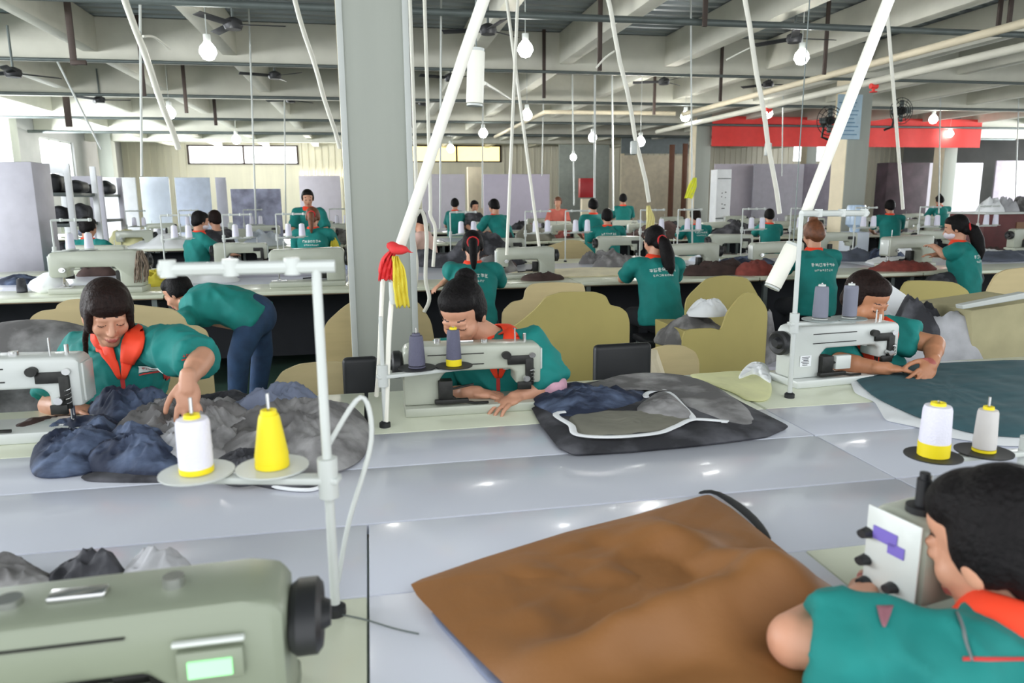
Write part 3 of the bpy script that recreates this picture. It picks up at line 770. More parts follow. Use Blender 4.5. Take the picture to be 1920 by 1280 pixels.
# ---------------------------------------------------------------- hoses, conduits and lamp tubes from the ceiling
def extend(p, q, z):  # line from low p through q up to height z
    d = q-p; return p+d*((z-p.z)/d.z)
def conduit(p, q, r, label, name='ceiling_conduit', m=TUBE, cat='conduit', wob=0, r2=None):
    e = extend(p, q, ZC+.03); mb = MB(); n_ = 14
    pts = [V((0, 0, 0)).lerp(e-p, i/n_)+V((wob*math.sin(i*1.7), wob*math.cos(i*2.1), 0)) for i in range(n_+1)]
    mb.tube(pts, [r+(r2-r)*i/n_ if r2 else r for i in range(n_+1)], 10); o = mb.build(name, m); o.location = p
    return tag(o, label, cat)
conduit(atY(748, 468, 2.42), atY(905, 5, 2.2), .017, 'thick white conduit slanting down to the red and yellow tags', wob=.002)
conduit(atY(1512, 396, 2.47), atY(1664, 5, 2.35), .019, 'thick white conduit slanting down to the tall right stand')
conduit(atY(334, 278, 7.4), atY(241, 17, 6.6), .026, 'left slanted hose ending above the bluish board', wob=.006)
conduit(atY(637, 277, 7.5), atY(560, 25, 6.8), .02, 'slanted hose ending at the left side of the near column', wob=.006)
conduit(atY(1217, 378, 6.3), atY(1142, 10, 5.9), .018, 'slanted hose right of centre behind the ponytail worker', wob=.006)
conduit(atY(1462, 400, 6.1), atY(1410, 80, 6.0), .02, 'slanted hose crossing the left half of the banner', wob=.004)
conduit(atY(1693, 392, 6.4), atY(1667, 65, 6.2), .015, 'thin slanted hose right of the notice column')
conduit(atY(950, 478, 6.5), atY(966, 110, 6.5), .014, 'straight white pole right of the centre under the bulb')
conduit(atY(1012, 470, 7.6), atY(975, 190, 7.6), .016, 'slightly slanted pole beside the straight centre pole')
for (x0, y0, x1, y1, Yd, r, lab) in ((266, 330, 264, 150, 9, .014, 'vertical white pole left of the slanted left hose'), (190, 280, 140, 180, 12, .015, 'thin slanted cable near the second left window'), (480, 420, 472, 180, 11, .012, 'faint thin pole above the masked worker'),
        (904, 390, 905, 260, 13, .013, 'thin white pole under the small bulb beside the yellow window'), (1114, 440, 1115, 268, 12, .018, 'white pole right of the red cabinet'), (1076, 385, 1075, 300, 14, .015, 'thin pole under the lowest small bulb'),
        (1150, 395, 1148, 175, 13, .016, 'thin white pole left of the middle slanted hose'), (1016, 330, 1018, 230, 15, .012, 'thin distant pole on the cream cladding'), (536, 420, 534, 250, 16, .014, 'thin distant pole left of the standing worker'), (825, 430, 826, 230, 9.5, .013, 'thin pole right of the thick conduit'),
        (1298, 470, 1297, 300, 8.6, .01, 'thin pole carrying the yellow ribbon'), (1760, 400, 1762, 270, 15, .014, 'thin pole in front of the right boards'), (1903, 400, 1908, 250, 15, .014, 'thin pole at the right edge'), (1466, 330, 1467, 260, 15, .012, 'short thin pole under the banner')):
    conduit(atY(x0, y0, Yd), atY(x1, y1, Yd), r, lab, 'hanging_pole', POLEM, 'pole')
def rod(name, pts, r, m, label, cat, seg=8):
    return pipe(name, pts, r, m, label, cat, None, seg)
rod('side_cable', [atY(268, 68, 6.7), atY(290, 70, 6.9), atY(318, 92, 7.2)], .01, TUBE, 'short cable branching from the left slanted hose', 'cable')
rod('side_cable', [atY(1118, 127, 6), atY(1135, 108, 6), atY(1152, 96, 6)], .008, TUBE, 'short cable branching from the middle slanted hose', 'cable')
rod('side_cable', [atY(1362, 112, 6), atY(1385, 100, 6), atY(1405, 90, 6)], .006, TUBE, 'short cable branching from the banner hose', 'cable')
rod('side_cable', [atY(908, 156, 3.2), atY(935, 172, 4.6), atY(957, 186, 6.4)], .009, TUBE, 'white cord from the centre lamp tube to the pole', 'cable')
def lamp_tube(p, q, r, label):
    t = thing('lamp_tube', p, label, 'lamp tube'); d = q-p
    mb = MB(); mb.cyl((0, 0, 0), d, r, seg=24); mb.build('tube_body', TUBE, t, bevel=.004)
    for a, k in ((V(), -1), (d, 1)):
        mb = MB(); mb.cyl(a-d.normalized()*.002, a+d.normalized()*.01*k, r*.93, seg=24); mb.build('end_cap', POLEM, t)
    hi = max((V(), d), key=lambda v_: v_.z); mb = MB(); mb.cyl(hi, (hi.x+.01, hi.y, ZC+.02-p.z), .0025, seg=6); mb.build('cord', PIPEM, t)
    return t
lamp_tube(atY(890, 194, 3.0), atY(893, 96, 3.0), .034, 'white upright cylinder hanging beside the thick centre conduit')
lamp_tube(atY(1449, 536, 2.7), atY(1487, 462, 2.7), .033, 'white tilted cylinder left of the tall right stand')
# small white clips on the hoses
for (x, y, Yd, lab) in ((1440, 280, 6.1, 'white connector block on the hose crossing the banner'), (1188, 277, 6.1, 'pale connector block on the middle slanted hose')):
    mb = MB(); mb.box((0, 0, 0), (.05, .05, .11), bev=.01); o = mb.build('hose_connector', POLEM); o.location = atY(x, y, Yd); tag(o, lab, 'connector')
# hoses from the junction to the centre table, tags
J = atY(745, 470, 2.42)
rod('white_hose', [J, atY(722, 500, 2.42), atY(716, 560, 2.42), atY(712, 660, 2.4), atY(706, 742, 2.45)], .0075, TUBE, 'white hose hanging down left of the centre stand', 'hose')
rod('white_hose', [atY(742, 500, 2.38), atY(735, 560, 2.36), atY(730, 620, 2.35), atY(727, 700, 2.34), atY(724, 792, 2.33)], .008, TUBE, 'white hose running down to the foot of the centre stand', 'hose')
rod('white_hose', [atY(770, 420, 5.0), atY(790, 395, 5.0), atY(800, 440, 5.0), atY(798, 520, 5.0), atY(805, 560, 5.0), atY(795, 585, 5.0)], .013, TUBE, 'looping white hose right of the near column', 'hose')
rod('white_hose', [V((atY(780, 400, 5.2).x, 5.2, 4.02)), atY(780, 330, 5.2), atY(780, 400, 5.2), atY(775, 440, 5.2), atY(782, 500, 5.2), atY(776, 560, 5.2)], .012, TUBE, 'second white hose close to the near column', 'hose')
rod('white_hose', [V((atY(806, 398, 5.3).x, 5.3, 4.02)), atY(806, 330, 5.3), atY(806, 398, 5.3), atY(816, 430, 5.3), atY(812, 500, 5.3)], .012, TUBE, 'third white hose right of the near column', 'hose')
def ribbon(pts, wd, m, label, name, cat, Yd, strands=0):
    """a gathered strip of cloth hanging along (px,py) points, or a bundle of yarn"""
    P = [atY(x, y, Yd) for x, y in pts]; o0 = P[0].copy(); n_ = 20; rr = random.Random(int(pts[0][0]))
    def at(t):
        k = min(len(P)-2, int(t*(len(P)-1))); return P[k].lerp(P[k+1], t*(len(P)-1)-k)-o0
    mb = MB()
    if strands:
        for q in range(strands):
            dx, dy, e = rr.uniform(-1, 1)*wd, rr.uniform(-.3, .3)*wd, rr.uniform(.8, 1.05)
            mb.tube([at(min(1, t*e/12))+V((dx*min(1, .35+t/8)+.004*math.sin(t+q), dy, 0)) for t in range(13)], .004, 5)
        o = mb.build(name, m)
    else:
        g = []
        for i in range(n_+1):
            t = i/n_; w_ = wd*(.45+.65*math.sin(min(1, t*1.6)*PI/2)-(.12*rr.random() if i == n_ else 0))
            g.append([mb.bm.verts.new(at(t)+V(((j/12-.5)*2*w_, .007*math.sin(j*1.7+i*.25), .006*rr.uniform(-1, 1) if i == n_ else 0))) for j in range(13)])
        for i in range(n_):
            for j in range(12): mb.bm.faces.new((g[i][j], g[i][j+1], g[i+1][j+1], g[i+1][j]))
        o = mb.build(name, m, angle=80); md = o.modifiers.new('s', 'SOLIDIFY'); md.thickness = .003
    o.location = o0
    return tag(o, label, cat)
ribbon([(742, 462), (728, 485), (724, 505), (722, 525)], .02, REDT, 'red cloth tag tied at the lower end of the thick centre conduit', 'red_tag', 'tag', 2.36)
ribbon([(742, 480), (747, 505), (750, 540), (757, 576)], .019, YELC, 'yellow plastic strip hanging beside the red tag', 'yellow_tag', 'tag', 2.34)
mb = MB(); mb.sph((0, 0, 0), (.03, .02, .016)); mb.sph((-.02, .01, .012), (.02, .015, .014)); mb.cyl((.0, 0, 0), (.045, 0, -.01), .006, .003); o = mb.build('tape_knot', REDT, remesh=.005, sm=2); o.location = atY(748, 468, 2.34); tag(o, 'dark red knot on the joint of the centre conduit', 'knot')
mb = MB(); mb.cyl((0, 0, 0), (.0, 0, -.07), .014); o = mb.build('pale_sleeve', POLEM); o.location = atY(737, 528, 2.36); tag(o, 'pale sleeve on the hose below the yellow strip', 'sleeve')
ribbon([(1303, 333), (1298, 350), (1290, 372)], .05, mat('fluorescent ribbon', (226, 228, 60), .7), 'fluorescent yellow ribbon tied to a thin pole by the column', 'yellow_ribbon', 'ribbon', 8.59)
ribbon([(1216, 385), (1220, 410), (1218, 432)], .035, mat('cream tag', (228, 218, 150), .7), 'cream tag hanging behind the ponytail worker', 'cream_tag', 'tag', 6.3)
ribbon([(262, 470), (266, 500), (264, 530)], .05, mat('brown yarn', (128, 112, 98), .85, var=.4, scale=40), 'brown yarn bundle hanging from the machine behind the fringed worker', 'yarn_bundle', 'yarn', 6.45, 30)
ribbon([(625, 445), (627, 460), (630, 470)], .05, YELC, 'yellow cloth piece right of the brown haired worker', 'yellow_cloth', 'cloth', 9.3)
# ---------------------------------------------------------------- people
def head_frame(hc, f, up=V((0, 0, 1))):
    f = V(f).normalized(); r = f.cross(V(up)).normalized(); u = r.cross(f)
    m = Matrix((r, f, u)).transposed()
    return V(hc), m
def hand(mb, wr, d, nrm, side, det, curl=.35, s=1.0):
    """wr wrist, d direction of the fingers, nrm back-of-hand normal, side = +1 if the thumb lies on +cross(d,nrm)"""
    d = V(d).normalized(); n = (V(nrm)-d*V(nrm).dot(d)).normalized(); c = d.cross(n)*side
    m = Matrix((c, d, n)).transposed()
    mb.sph(wr+d*.045*s, (.038*s, .052*s, .0165*s), rot=m, seg=12)
    mb.cap(wr-d*.015, wr+d*.03*s, .025*s, .027*s, 10)
    for i, (L, off, fan_) in enumerate(((.068, .028, .16), (.078, .0095, .05), (.072, -.0095, -.06), (.056, -.028, -.2))):
        p = wr+d*.082*s+c*off*s*1.08; dr = (d+c*fan_).normalized(); a = curl*.5
        for k, q in enumerate((.45, .32, .25)):
            dd = (dr*math.cos(a)-n*math.sin(a)).normalized(); p2 = p+dd*L*q*s
            mb.cap(p, p2, (.0088-.0008*k)*s, (.0082-.0008*k)*s, 8); p = p2; a += curl
    p = wr+d*.02*s+c*.026*s; a = .7
    for k, L in enumerate((.036, .03, .024)):
        dd = (d*math.cos(a)+c*math.sin(a)-n*.3).normalized(); p2 = p+dd*L*s
        mb.cap(p, p2, (.0115-.001*k)*s, (.0105-.001*k)*s, 8); p = p2; a -= .22
def shirt_mb(J, fs, loose=1.0, scale=1.0):
    mb = MB()
    hip, neck = V(J['hip']), V(J['neck']); rv = (V(J['shR'])-V(J['shL'])).normalized()
    bend = V(J.get('bend', (0, 0, 0)))
    mid = (V(J['shR'])+V(J['shL']))/2
    def pt(t): return hip.lerp(mid, t)+bend*math.sin(t*PI)
    secs = []
    for t, rx, ry in ((-.12, .172, .128), (.0, .18, .135), (.2, .168, .128), (.4, .158, .12), (.6, .165, .125), (.8, .178, .128), (.93, .172, .115), (1.02, .13, .09)):
        ax = (pt(t+.05)-pt(t-.05)).normalized(); f = ax.cross(rv).normalized(); r = f.cross(ax)
        secs.append((pt(t), r, f, rx*loose*scale, ry*loose*scale))
    ax = (neck-mid).normalized() if (neck-mid).length > .01 else V((0, 0, 1)); f = ax.cross(rv).normalized()
    secs.append((mid.lerp(neck, .75), f.cross(ax), f, .07*scale, .065*scale))
    mb.loft(secs, 32, 2.3)
    for s in ('L', 'R'):
        sh, el = V(J['sh'+s]), V(J['el'+s]); fr = fs.get(s, .8)
        mb.cap(mid.lerp(sh, .35), sh, .07*scale, .066*scale)
        e = sh.lerp(el, min(fr, 1.0))
        mb.cyl(sh, e, .066*scale, (.062+.01*loose*fr)*scale, 18); mb.sph(sh, .066*scale)
        if fr > 1:
            wr = V(J['wr'+s]); mb.sph(el, .06*scale); mb.cyl(el, el.lerp(wr, fr-1), .06*scale, .052*scale, 18)
    return mb
def project(bvh, o, d, off):
    h = bvh.ray_cast(o, d)
    if h[0] is None: return None
    n = h[1] if h[1].dot(d) < 0 else -h[1]
    return h[0]+n*off
def decal(name, bvh, c, r, u, d, rects, m, parent, off=.0025, res=.012, th=.0):
    """flat marks (u0,v0,u1,v1,skew) in the plane (r,u) through c projected along d on a garment"""
    bm = bmesh.new()
    for q in rects:
        x0, y0, x1, y1 = q[:4]; sk = q[4] if len(q) > 4 else 0
        nx = max(1, int(abs(x1-x0)/res)); ny = max(1, int(abs(y1-y0)/res)); grid = {}
        for i in range(nx+1):
            for j in range(ny+1):
                yy = y0+(y1-y0)*j/ny; xx = x0+(x1-x0)*i/nx+sk*(yy-y0)
                h = project(bvh, c+r*xx+u*yy-d*.6, d, off)
                grid[i, j] = bm.verts.new(h) if h is not None and (h-c).length < .5 else None
        for i in range(nx):
            for j in range(ny):
                vs = [grid[i, j], grid[i+1, j], grid[i+1, j+1], grid[i, j+1]]
                if all(vs): bm.faces.new(vs)
    if not bm.faces: bm.free(); return None
    mb = MB(); mb.bm.free(); mb.bm = bm
    o = mb.build(name, m)
    if th:
        md = o.modifiers.new('s', 'SOLIDIFY'); md.thickness = th; md.offset = 1
    o.parent = parent; o.data.transform(Matrix.Translation(-parent.location)); return o
def decal_strip(name, bvh, c, r, u, d, path, wid, m, parent, off=.005, th=.003, n=4):
    bm = bmesh.new(); rows = []
    for i, (x, y) in enumerate(path):
        a, b = path[max(0, i-1)], path[min(len(path)-1, i+1)]
        t_ = V((b[0]-a[0], b[1]-a[1], 0)).normalized(); p_ = V((-t_.y, t_.x, 0)); row = []
        for k in range(n+1):
            s = (k/n-.5)*wid[i]; h = project(bvh, c+r*(x+p_.x*s)+u*(y+p_.y*s)-d*.6, d, off)
            if h is None or (h-c).length > .6: h = rows[-1][k].co.copy() if rows else c
            row.append(bm.verts.new(h))
        rows.append(row)
    for a, b in zip(rows, rows[1:]):
        for k in range(n): bm.faces.new((a[k], a[k+1], b[k+1], b[k]))
    mb = MB(); mb.bm.free(); mb.bm = bm; o = mb.build(name, m)
    md = o.modifiers.new('s', 'SOLIDIFY'); md.thickness = th; md.offset = 1
    o.parent = parent; o.data.transform(Matrix.Translation(-parent.location)); return o
def glyphs(w, h, x0, y0, n_, seed):
    rr = random.Random(seed); out = []
    for i in range(n_):
        gx = x0+i*w*1.2; t = h*.14
        for k in range(3):
            yy = y0+rr.choice((0, .28, .5, .72, .86))*h; out.append((gx+rr.random()*w*.2, yy, gx+w*(.7+.3*rr.random()), yy+t))
        for k in range(2):
            xx = gx+rr.choice((.05, .4, .75))*w; out.append((xx, y0+rr.random()*h*.2, xx+t, y0+h*(.75+.25*rr.random())))
    return out
def person(label, J, hair='ponytail', det=1, skin=SKIN, hairm=HAIR, shirt=TEAL, legs=DARKT, sleeve=None, collar=True, back=None, mask=False, under=None, eyes='down', hs=1.0, nopants=False):
    hip = V(J['hip'])
    t = thing('person', (hip.x, hip.y, 0), label, 'person', 'workers in teal shirts' if shirt is TEAL else None)
    inv = Matrix.Translation(-t.location)
    hc, hm = head_frame(J['head'], J['face'], J.get('up', (0, 0, 1)))
    hm = hm*1.0
    def L(x, y, z): return hc+hm @ (V((x, y, z))*hs)
    sleeve = sleeve or {}
    vox = {2: .0045, 1: .009, 0: .014}[det]
    neck = V(J['neck']); mid = (V(J['shL'])+V(J['shR']))/2
    rv = (V(J['shR'])-V(J['shL'])).normalized()
    # ---- body
    mb = MB()
    def E(c, r, seg=18): mb.sph(L(*c), tuple(a*hs for a in r), rot=hm, seg=seg)
    E((0, -.012, .028), (.074, .09, .083)); E((0, .018, -.02), (.061, .07, .085)); E((0, .045, -.082), (.034, .032, .03))
    E((-.033, .048, -.03), (.026, .03, .03)); E((.033, .048, -.03), (.026, .03, .03)); E((0, .03, .045), (.06, .055, .045))
    if det:
        E((0, .074, .016), (.05, .016, .014), 12)
        mb.cap(L(0, .086, .006), L(0, .104, -.032), .0075*hs, .0125*hs, 10)
        for s in (-1, 1):
            E((s*.011, .094, -.036), (.009, .009, .007), 8); E((s*.03, .075, -.002), (.016, .013, .012), 10)
            mb.sph(L(s*.077, -.008, -.012), (.009*hs, .02*hs, .031*hs), rot=hm, seg=10)
        E((0, .083, -.06), (.023, .012, .007), 10); E((0, .081, -.07), (.02, .012, .007), 10)
    mb.cap(L(0, -.025, -.07), neck, .05*hs, .054*hs, 16)
    mb.cap(neck, mid, .055, .07)
    mb.cap(mid.lerp(hip, .3), hip, .1, .12)
    for s, sg in (('L', -1), ('R', 1)):
        sh, el, wr = V(J['sh'+s]), V(J['el'+s]), V(J['wr'+s])
        mb.cap(sh, el, .047, .038); mb.cap(el, wr, .04, .026)
        mb.cap(el, el.lerp(wr, .4), .041, .038)
        hd = V(J.get('hd'+s, (wr-el)))
        nn = V(J.get('hn'+s, (0, 0, 1)))
        hand(mb, wr, hd, nn, -sg if nn.z >= 0 else sg, det, J.get('curl', .35))
        kn, ft = V(J['kn'+s]), V(J['ft'+s]); hj = hip+rv*.09*sg
        mb.cap(hj, kn, .075, .055); mb.cap(kn, ft, .05, .035)
    body = mb.build('body', [skin, LIP, BROW], remesh=vox, sm=3 if det == 2 else 2, inv=None)
    if det:
        me = body.data; hi = hm.transposed()
        for p in me.polygons:
            c = hi @ (p.center-hc)/hs
            if c.y < .05 or c.z > .06 or c.z < -.1 or abs(c.x) > .06: continue
            ax = abs(c.x)
            if ax < .024 and -.0715+.00012 < c.z < -.0575-abs(ax)*.12 and c.y > .07: p.material_index = 1
            elif .015 < ax < .043 and .0255-((ax-.03)**2)*9 < c.z < .0295-((ax-.03)**2)*9: p.material_index = 2
            elif .016 < ax < .043 and c.y > .06:
                lo = -.010+((ax-.03)**2)*22 if eyes == 'down' else -.007+((ax-.03)**2)*14
                hi_ = lo+(.0042 if eyes == 'down' else .009-((ax-.03)**2)*30)
                if lo < c.z < hi_: p.material_index = 2
    body.data.transform(inv); body.parent = t
    # ---- shirt
    fs = {'L': sleeve.get('L', .85), 'R': sleeve.get('R', .85)}
    so = shirt_mb(J, fs).build('shirt', shirt, remesh=max(.008, vox), sm=4)
    if det:  # folds in the cloth
        me = so.data; nrm = [v.normal.copy() for v in me.vertices]
        for v, n_ in zip(me.vertices, nrm):
            q = v.co*7; a_ = 1-abs(noise.noise(V((q.x+q.z*.5, q.y, q.z*.6))))*2.4; b_ = noise.noise(v.co*16)
            v.co += n_*(a_*(.013 if det == 2 else .011)+b_*.006+(max(0, 1-abs(noise.noise(V((v.co.x*9+v.co.z*9, v.co.y*12, v.co.z*5-v.co.x*5))))*4)*.009 if det == 2 else 0))
    bvh = BVHTree.FromObject(so, bpy.context.evaluated_depsgraph_get())
    so.data.transform(inv); so.parent = t
    if under:
        for s in under:
            sh, el, wr = V(J['sh'+s]), V(J['el'+s]), V(J['wr'+s])
            m_ = MB(); m_.cyl(sh.lerp(el, .75), el, .058, .062, 18); m_.sph(el, .062); m_.cyl(el, el.lerp(wr, .3), .06, .056, 18)
            m_.build('undersleeve', PINK, t, remesh=.008, sm=3, inv=inv)
    if not nopants:
        m_ = MB()
        for s, sg in (('L', -1), ('R', 1)):
            kn, ft = V(J['kn'+s]), V(J['ft'+s]); hj = hip+rv*.085*sg
            m_.cap(hj, kn, .1, .074); m_.cap(kn, kn.lerp(ft, .88), .074, .055)
        m_.sph(hip, (.165, .14, .13)) if abs(rv.x) > .6 else m_.sph(hip, .15)
        m_.build('trousers', legs, t, remesh=.014, sm=3, inv=inv)
        for s in 'LR':
            kn, ft = V(J['kn'+s]), V(J['ft'+s]); hf = V((hm[0][1], hm[1][1], 0)).normalized()
            m_ = MB(); m_.sph(ft+hf*.06+V((0, 0, -.0)), (.045, .045, .04)); m_.sph(ft+hf*.12+V((0, 0, -.012)), (.042, .042, .03)); m_.sph(ft-hf*.03, (.038, .038, .045))
            m_.build('shoe', BLACK if legs is not JEANS else WHITEC, t, remesh=.012, sm=2, inv=inv)
    # ---- collar
    if collar:
        ax = (L(0, -.02, -.07)-neck).normalized(); f = ax.cross(rv).normalized(); r = f.cross(ax)
        m_ = MB(); b = neck-ax*.035
        m_.loft([(b, r, f, .088, .08), (b+ax*.02, r, f, .088, .079), (b+ax*.055, r, f, .07, .064), (b+ax*.06, r, f, .062, .056), (b+ax*.01, r, f, .062, .056)], 24)
        m_.build('collar', ORANGE if shirt is TEAL else shirt, t, inv=inv)
        if det == 2 and J.get('front'):
            ff = V(J['front']).normalized(); u = V((0, 0, 1)); r2 = u.cross(ff).normalized(); u = ff.cross(r2)
            c = neck+ff*.05+u*.045
            la = [(-.085+.0, -.06, -.03, .02, -.0), (.03, -.06, .085, .02, 0)]
            # lapels widen from the neck, then narrow down the placket
            rc = []
            for k in range(14):
                yy = .03-k*.012; wi = .052*(1-(k/14)**1.5)+.006; xo = .052*(1-k/13.0)
                rc += [(-xo-wi*.5-.004, yy-.012, -xo+wi*.5, yy), (xo-wi*.5, yy-.012, xo+wi*.5+.004, yy)]
            for sg in (-1, 1):
                pa = [(sg*(.074-.068*(k/12)**.8), .055-.185*k/12) for k in range(13)]
                decal_strip('lapel', bvh, c, r2, u, -ff, pa, [.03+.028*math.sin(PI*.5*min(1, k/4)) if k < 5 else .058-.046*(k-5)/7 for k in range(13)], ORANGE, t, off=.007, th=.004)
            decal('placket', bvh, c, r2, u, -ff, [(-.007, -.3, .007, -.12)], PRINTR, t, off=.003)
            if 'fringe' in label:
              decal('name_tag', bvh, c, r2, u, -ff, [(.05, -.115, .115, -.088, .1)], PRINTW, t, off=.006, th=.002)
              decal('name_tag_print', bvh, c, r2, u, -ff, glyphs(.007, .011, .057, -.108, 6, 3)+[(.05, -.122, .115, -.118)], PRINTR, t, off=.0095)
              decal('chest_badge', bvh, c, r2, u, -ff, [(.128, -.155, .155, -.115), (.134, -.165, .149, -.155)], PRINTR, t, off=.005, th=.002)
              decal('shoulder_stripe', bvh, c, r2, u, -ff, glyphs(.009, .011, .165, -.02, 5, 8)+[(.16, -.028, .225, -.024)], PRINTR, t, off=.003)
    if back:
        ax = (mid-hip).normalized(); f = V((-hm[0][1], -hm[1][1], 0)) if 'bdir' not in J else V(J['bdir'])
        f = (f-ax*f.dot(ax)).normalized(); r2 = ax.cross(f).normalized()
        c = hip.lerp(mid, .8)
        decal('back_print', bvh, c, r2, ax, -f, glyphs(.026, .03, -.105, .0, 7, back)+glyphs(.018, .018, -.085, -.04, 8, back+3), PRINTW, t, off=.003, res=.02)
    # ---- hair
    m_ = MB()
    def H(c, r): m_.sph(L(*c), tuple(a*hs for a in r), rot=hm, seg=18)
    H((0, -.028, .036), (.084, .09, .092)); H((0, .016, .07), (.071, .064, .052))
    for s in (-1, 1): H((s*.068, -.022, .012), (.02, .05, .055))
    H((0, -.065, -.03), (.056, .04, .052))
    if hair == 'fringe':
        H((0, .056, .052), (.066, .036, .042))
        for s in (-1, 1): H((s*.064, .03, .0), (.017, .026, .062))
        for s, ln in ((-1, .0), (1, .05)): m_.tube([L(s*.068, .02, -.02), L(s*.08, .0, -.09), L(s*.085, -.01, -.16-ln), L(s*.078, .0, -.21-ln)], [.012, .011, .008, .004], 8)
        m_.tube([L(0, -.1, .02), L(.01, -.14, -.02), L(.03, -.13, -.12), L(.03, -.11, -.2)], [.03, .036, .028, .01], 10)
    if hair == 'bun':
        H((0.0, -.1, .085), (.045, .042, .042)); H((0, -.085, .06), (.05, .04, .04))
    if hair == 'ponytail':
        m_.tube([L(0, -.09, .03), L(0, -.135, .01), L(.0, -.15, -.07), L(0, -.135, -.16), L(0, -.12, -.22)], [.03, .038, .036, .026, .008], 10)
    if hair == 'long':
        m_.tube([L(0, -.09, .0), L(0, -.135, -.04), L(.005, -.15, -.14), L(.005, -.15, -.25), L(0, -.14, -.33)], [.035, .05, .058, .05, .02], 12)
    if hair == 'short': H((0, -.06, -.02), (.07, .05, .06))
    if hair == 'top': H((0, -.03, .135), (.04, .04, .035)); H((0, -.07, -.0), (.075, .06, .08))
    m_.build('hair', hairm, t, remesh=max(.006, vox), sm=3, inv=inv)
    if hair in ('long', 'ponytail') and det:
        m_ = MB(); z = .012 if hair == 'ponytail' else -.02
        m_.tube([L(.042*math.cos(a*PI/6), -.115, z+.042*math.sin(a*PI/6)) for a in range(13)], .008, 6); m_.build('hair_band', REDT, t, inv=inv)
    if mask:
        m_ = MB(); m_.sph(L(0, .04, -.05), (.062*hs, .064*hs, .045*hs), rot=hm); m_.sph(L(0, .07, -.045), (.035*hs, .04*hs, .035*hs), rot=hm); m_.build('face_mask', MASKM, t, remesh=.006, sm=3, inv=inv)
    return t
def seated(px, py, Yd, ang, label, hair='ponytail', det=0, lean=.22, wr=None, el=None, standing=False, turn=0, headdown=.25, z=None, wide=.165, **k):
    Hd = atY(px, py, Yd)
    if z: Hd.z = z
    f = V((math.sin(ang), math.cos(ang), 0)); r = V((f.y, -f.x, 0)); u = V((0, 0, 1))
    hz = .88 if standing else .53
    hip = V((Hd.x, Hd.y, 0))-f*lean+u*hz
    neck = Hd-u*.13-f*.035
    mid = neck-u*.065-f*.02
    J = dict(hip=hip, neck=neck, head=Hd, face=(V((math.sin(ang+turn), math.cos(ang+turn), -headdown))))
    for s, sg in (('L', -1), ('R', 1)):
        sh = mid+r*wide*sg
        w_ = V(wr[s]) if wr and s in wr else V((Hd.x, Hd.y, 0))+f*.3+r*sg*.12+u*(.83 if not standing else .95)
        e_ = V(el[s]) if el and s in el else (sh+w_)/2+r*sg*.08-u*.06-f*.03
        if e_.z < .8 and not standing: e_.z = .8
        J['sh'+s], J['el'+s], J['wr'+s] = sh, e_, w_
        J['hd'+s] = (w_-e_)*V((1, 1, .3))
        if standing: J['kn'+s] = hip*1.0+r*sg*.09+f*.02-u*(hz-.48); J['ft'+s] = J['kn'+s]-u*.42-f*.02
        else: J['kn'+s] = hip+f*.38+r*sg*.11-u*.03; J['ft'+s] = J['kn'+s]-u*.44+f*.03
    J['bend'] = -f*.03
    J['bdir'] = -f
    t = person(label, J, hair, det, **k)
    if not standing: STOOLS.append((hip, ang, label))
    return t
STOOLS = []
# --- the four near workers
PL = dict(head=atD(203, 588, 2.5), face=(.36, -.9, -.34), neck=atD(222, 652, 2.62), shL=atD(296, 645, 2.54), shR=atD(150, 660, 2.76), elL=atD(378, 672, 2.38), wrL=atD(352, 712, 2.24),
          elR=atD(95, 760, 2.62), wrR=atD(125, 762, 2.5), hdL=(.0, -.03, -.1), hnL=(.1, -.9, .3), hdR=(.8, -.3, -.1), hip=atD(232, 870, 2.78), front=(.32, -.94, .0), curl=.22)
for k_, (kx, sgn) in {'L': (.14, 1), 'R': (-.14, -1)}.items(): PL['kn'+k_] = PL['hip']+V((kx, -.28, -.03)); PL['ft'+k_] = V((PL['kn'+k_].x, PL['kn'+k_].y, .05))
person('worker with a dark fringe and orange collar sorting denim at the left', PL, 'fringe', 2, hairm=HAIRB, sleeve={'L': .98, 'R': .9}, hs=.93)
PC = dict(head=atD(866, 588, 2.62), face=(-.42, -.75, -.48), neck=atD(930, 640, 2.76), shL=atD(992, 650, 2.7), shR=atD(838, 668, 2.78), elL=atD(1032, 722, 2.66), wrL=atD(975, 742, 2.6),
          elR=atD(812, 745, 2.72), wrR=atD(880, 735, 2.62), hdL=(-.8, -.5, -.15), hdR=(.9, -.2, -.1), hip=atD(935, 880, 2.98), front=(-.1, -.9, -.2))
for k_, kx in (('L', .14), ('R', -.14)): PC['kn'+k_] = PC['hip']+V((kx, -.25, -.03)); PC['ft'+k_] = V((PC['kn'+k_].x, PC['kn'+k_].y, .05))
PC['bend'] = (0, .05, .03)
person('worker with a black bun bent low over the centre machine', PC, 'bun', 2, sleeve={'L': .98, 'R': .95}, under='LR', hs=.97)
PR_ = dict(head=atD(1624, 562, 3.08), face=(.28, -.85, -.42), neck=atD(1596, 622, 3.2), shL=atD(1655, 625, 3.12), shR=atD(1548, 650, 3.22), elL=atD(1752, 645, 3.02), wrL=atD(1748, 678, 2.9),
           elR=atD(1575, 678, 3.0), wrR=atD(1650, 690, 2.9), hdL=(-.5, -.3, -.35), hnL=(.5, -.3, .6), hdR=(.9, -.1, -.05), hip=atD(1625, 800, 3.35), front=(.0, -.9, -.2), curl=.4)
for k_, kx in (('L', .14), ('R', -.14)): PR_['kn'+k_] = PR_['hip']+V((kx, -.22, -.03)); PR_['ft'+k_] = V((PR_['kn'+k_].x, PR_['kn'+k_].y, .05))
person('worker with swept back hair reaching across the right machine', PR_, 'short', 2, skin=SKIN2, hairm=HAIRB, sleeve={'L': .62, 'R': .9}, hs=.94)
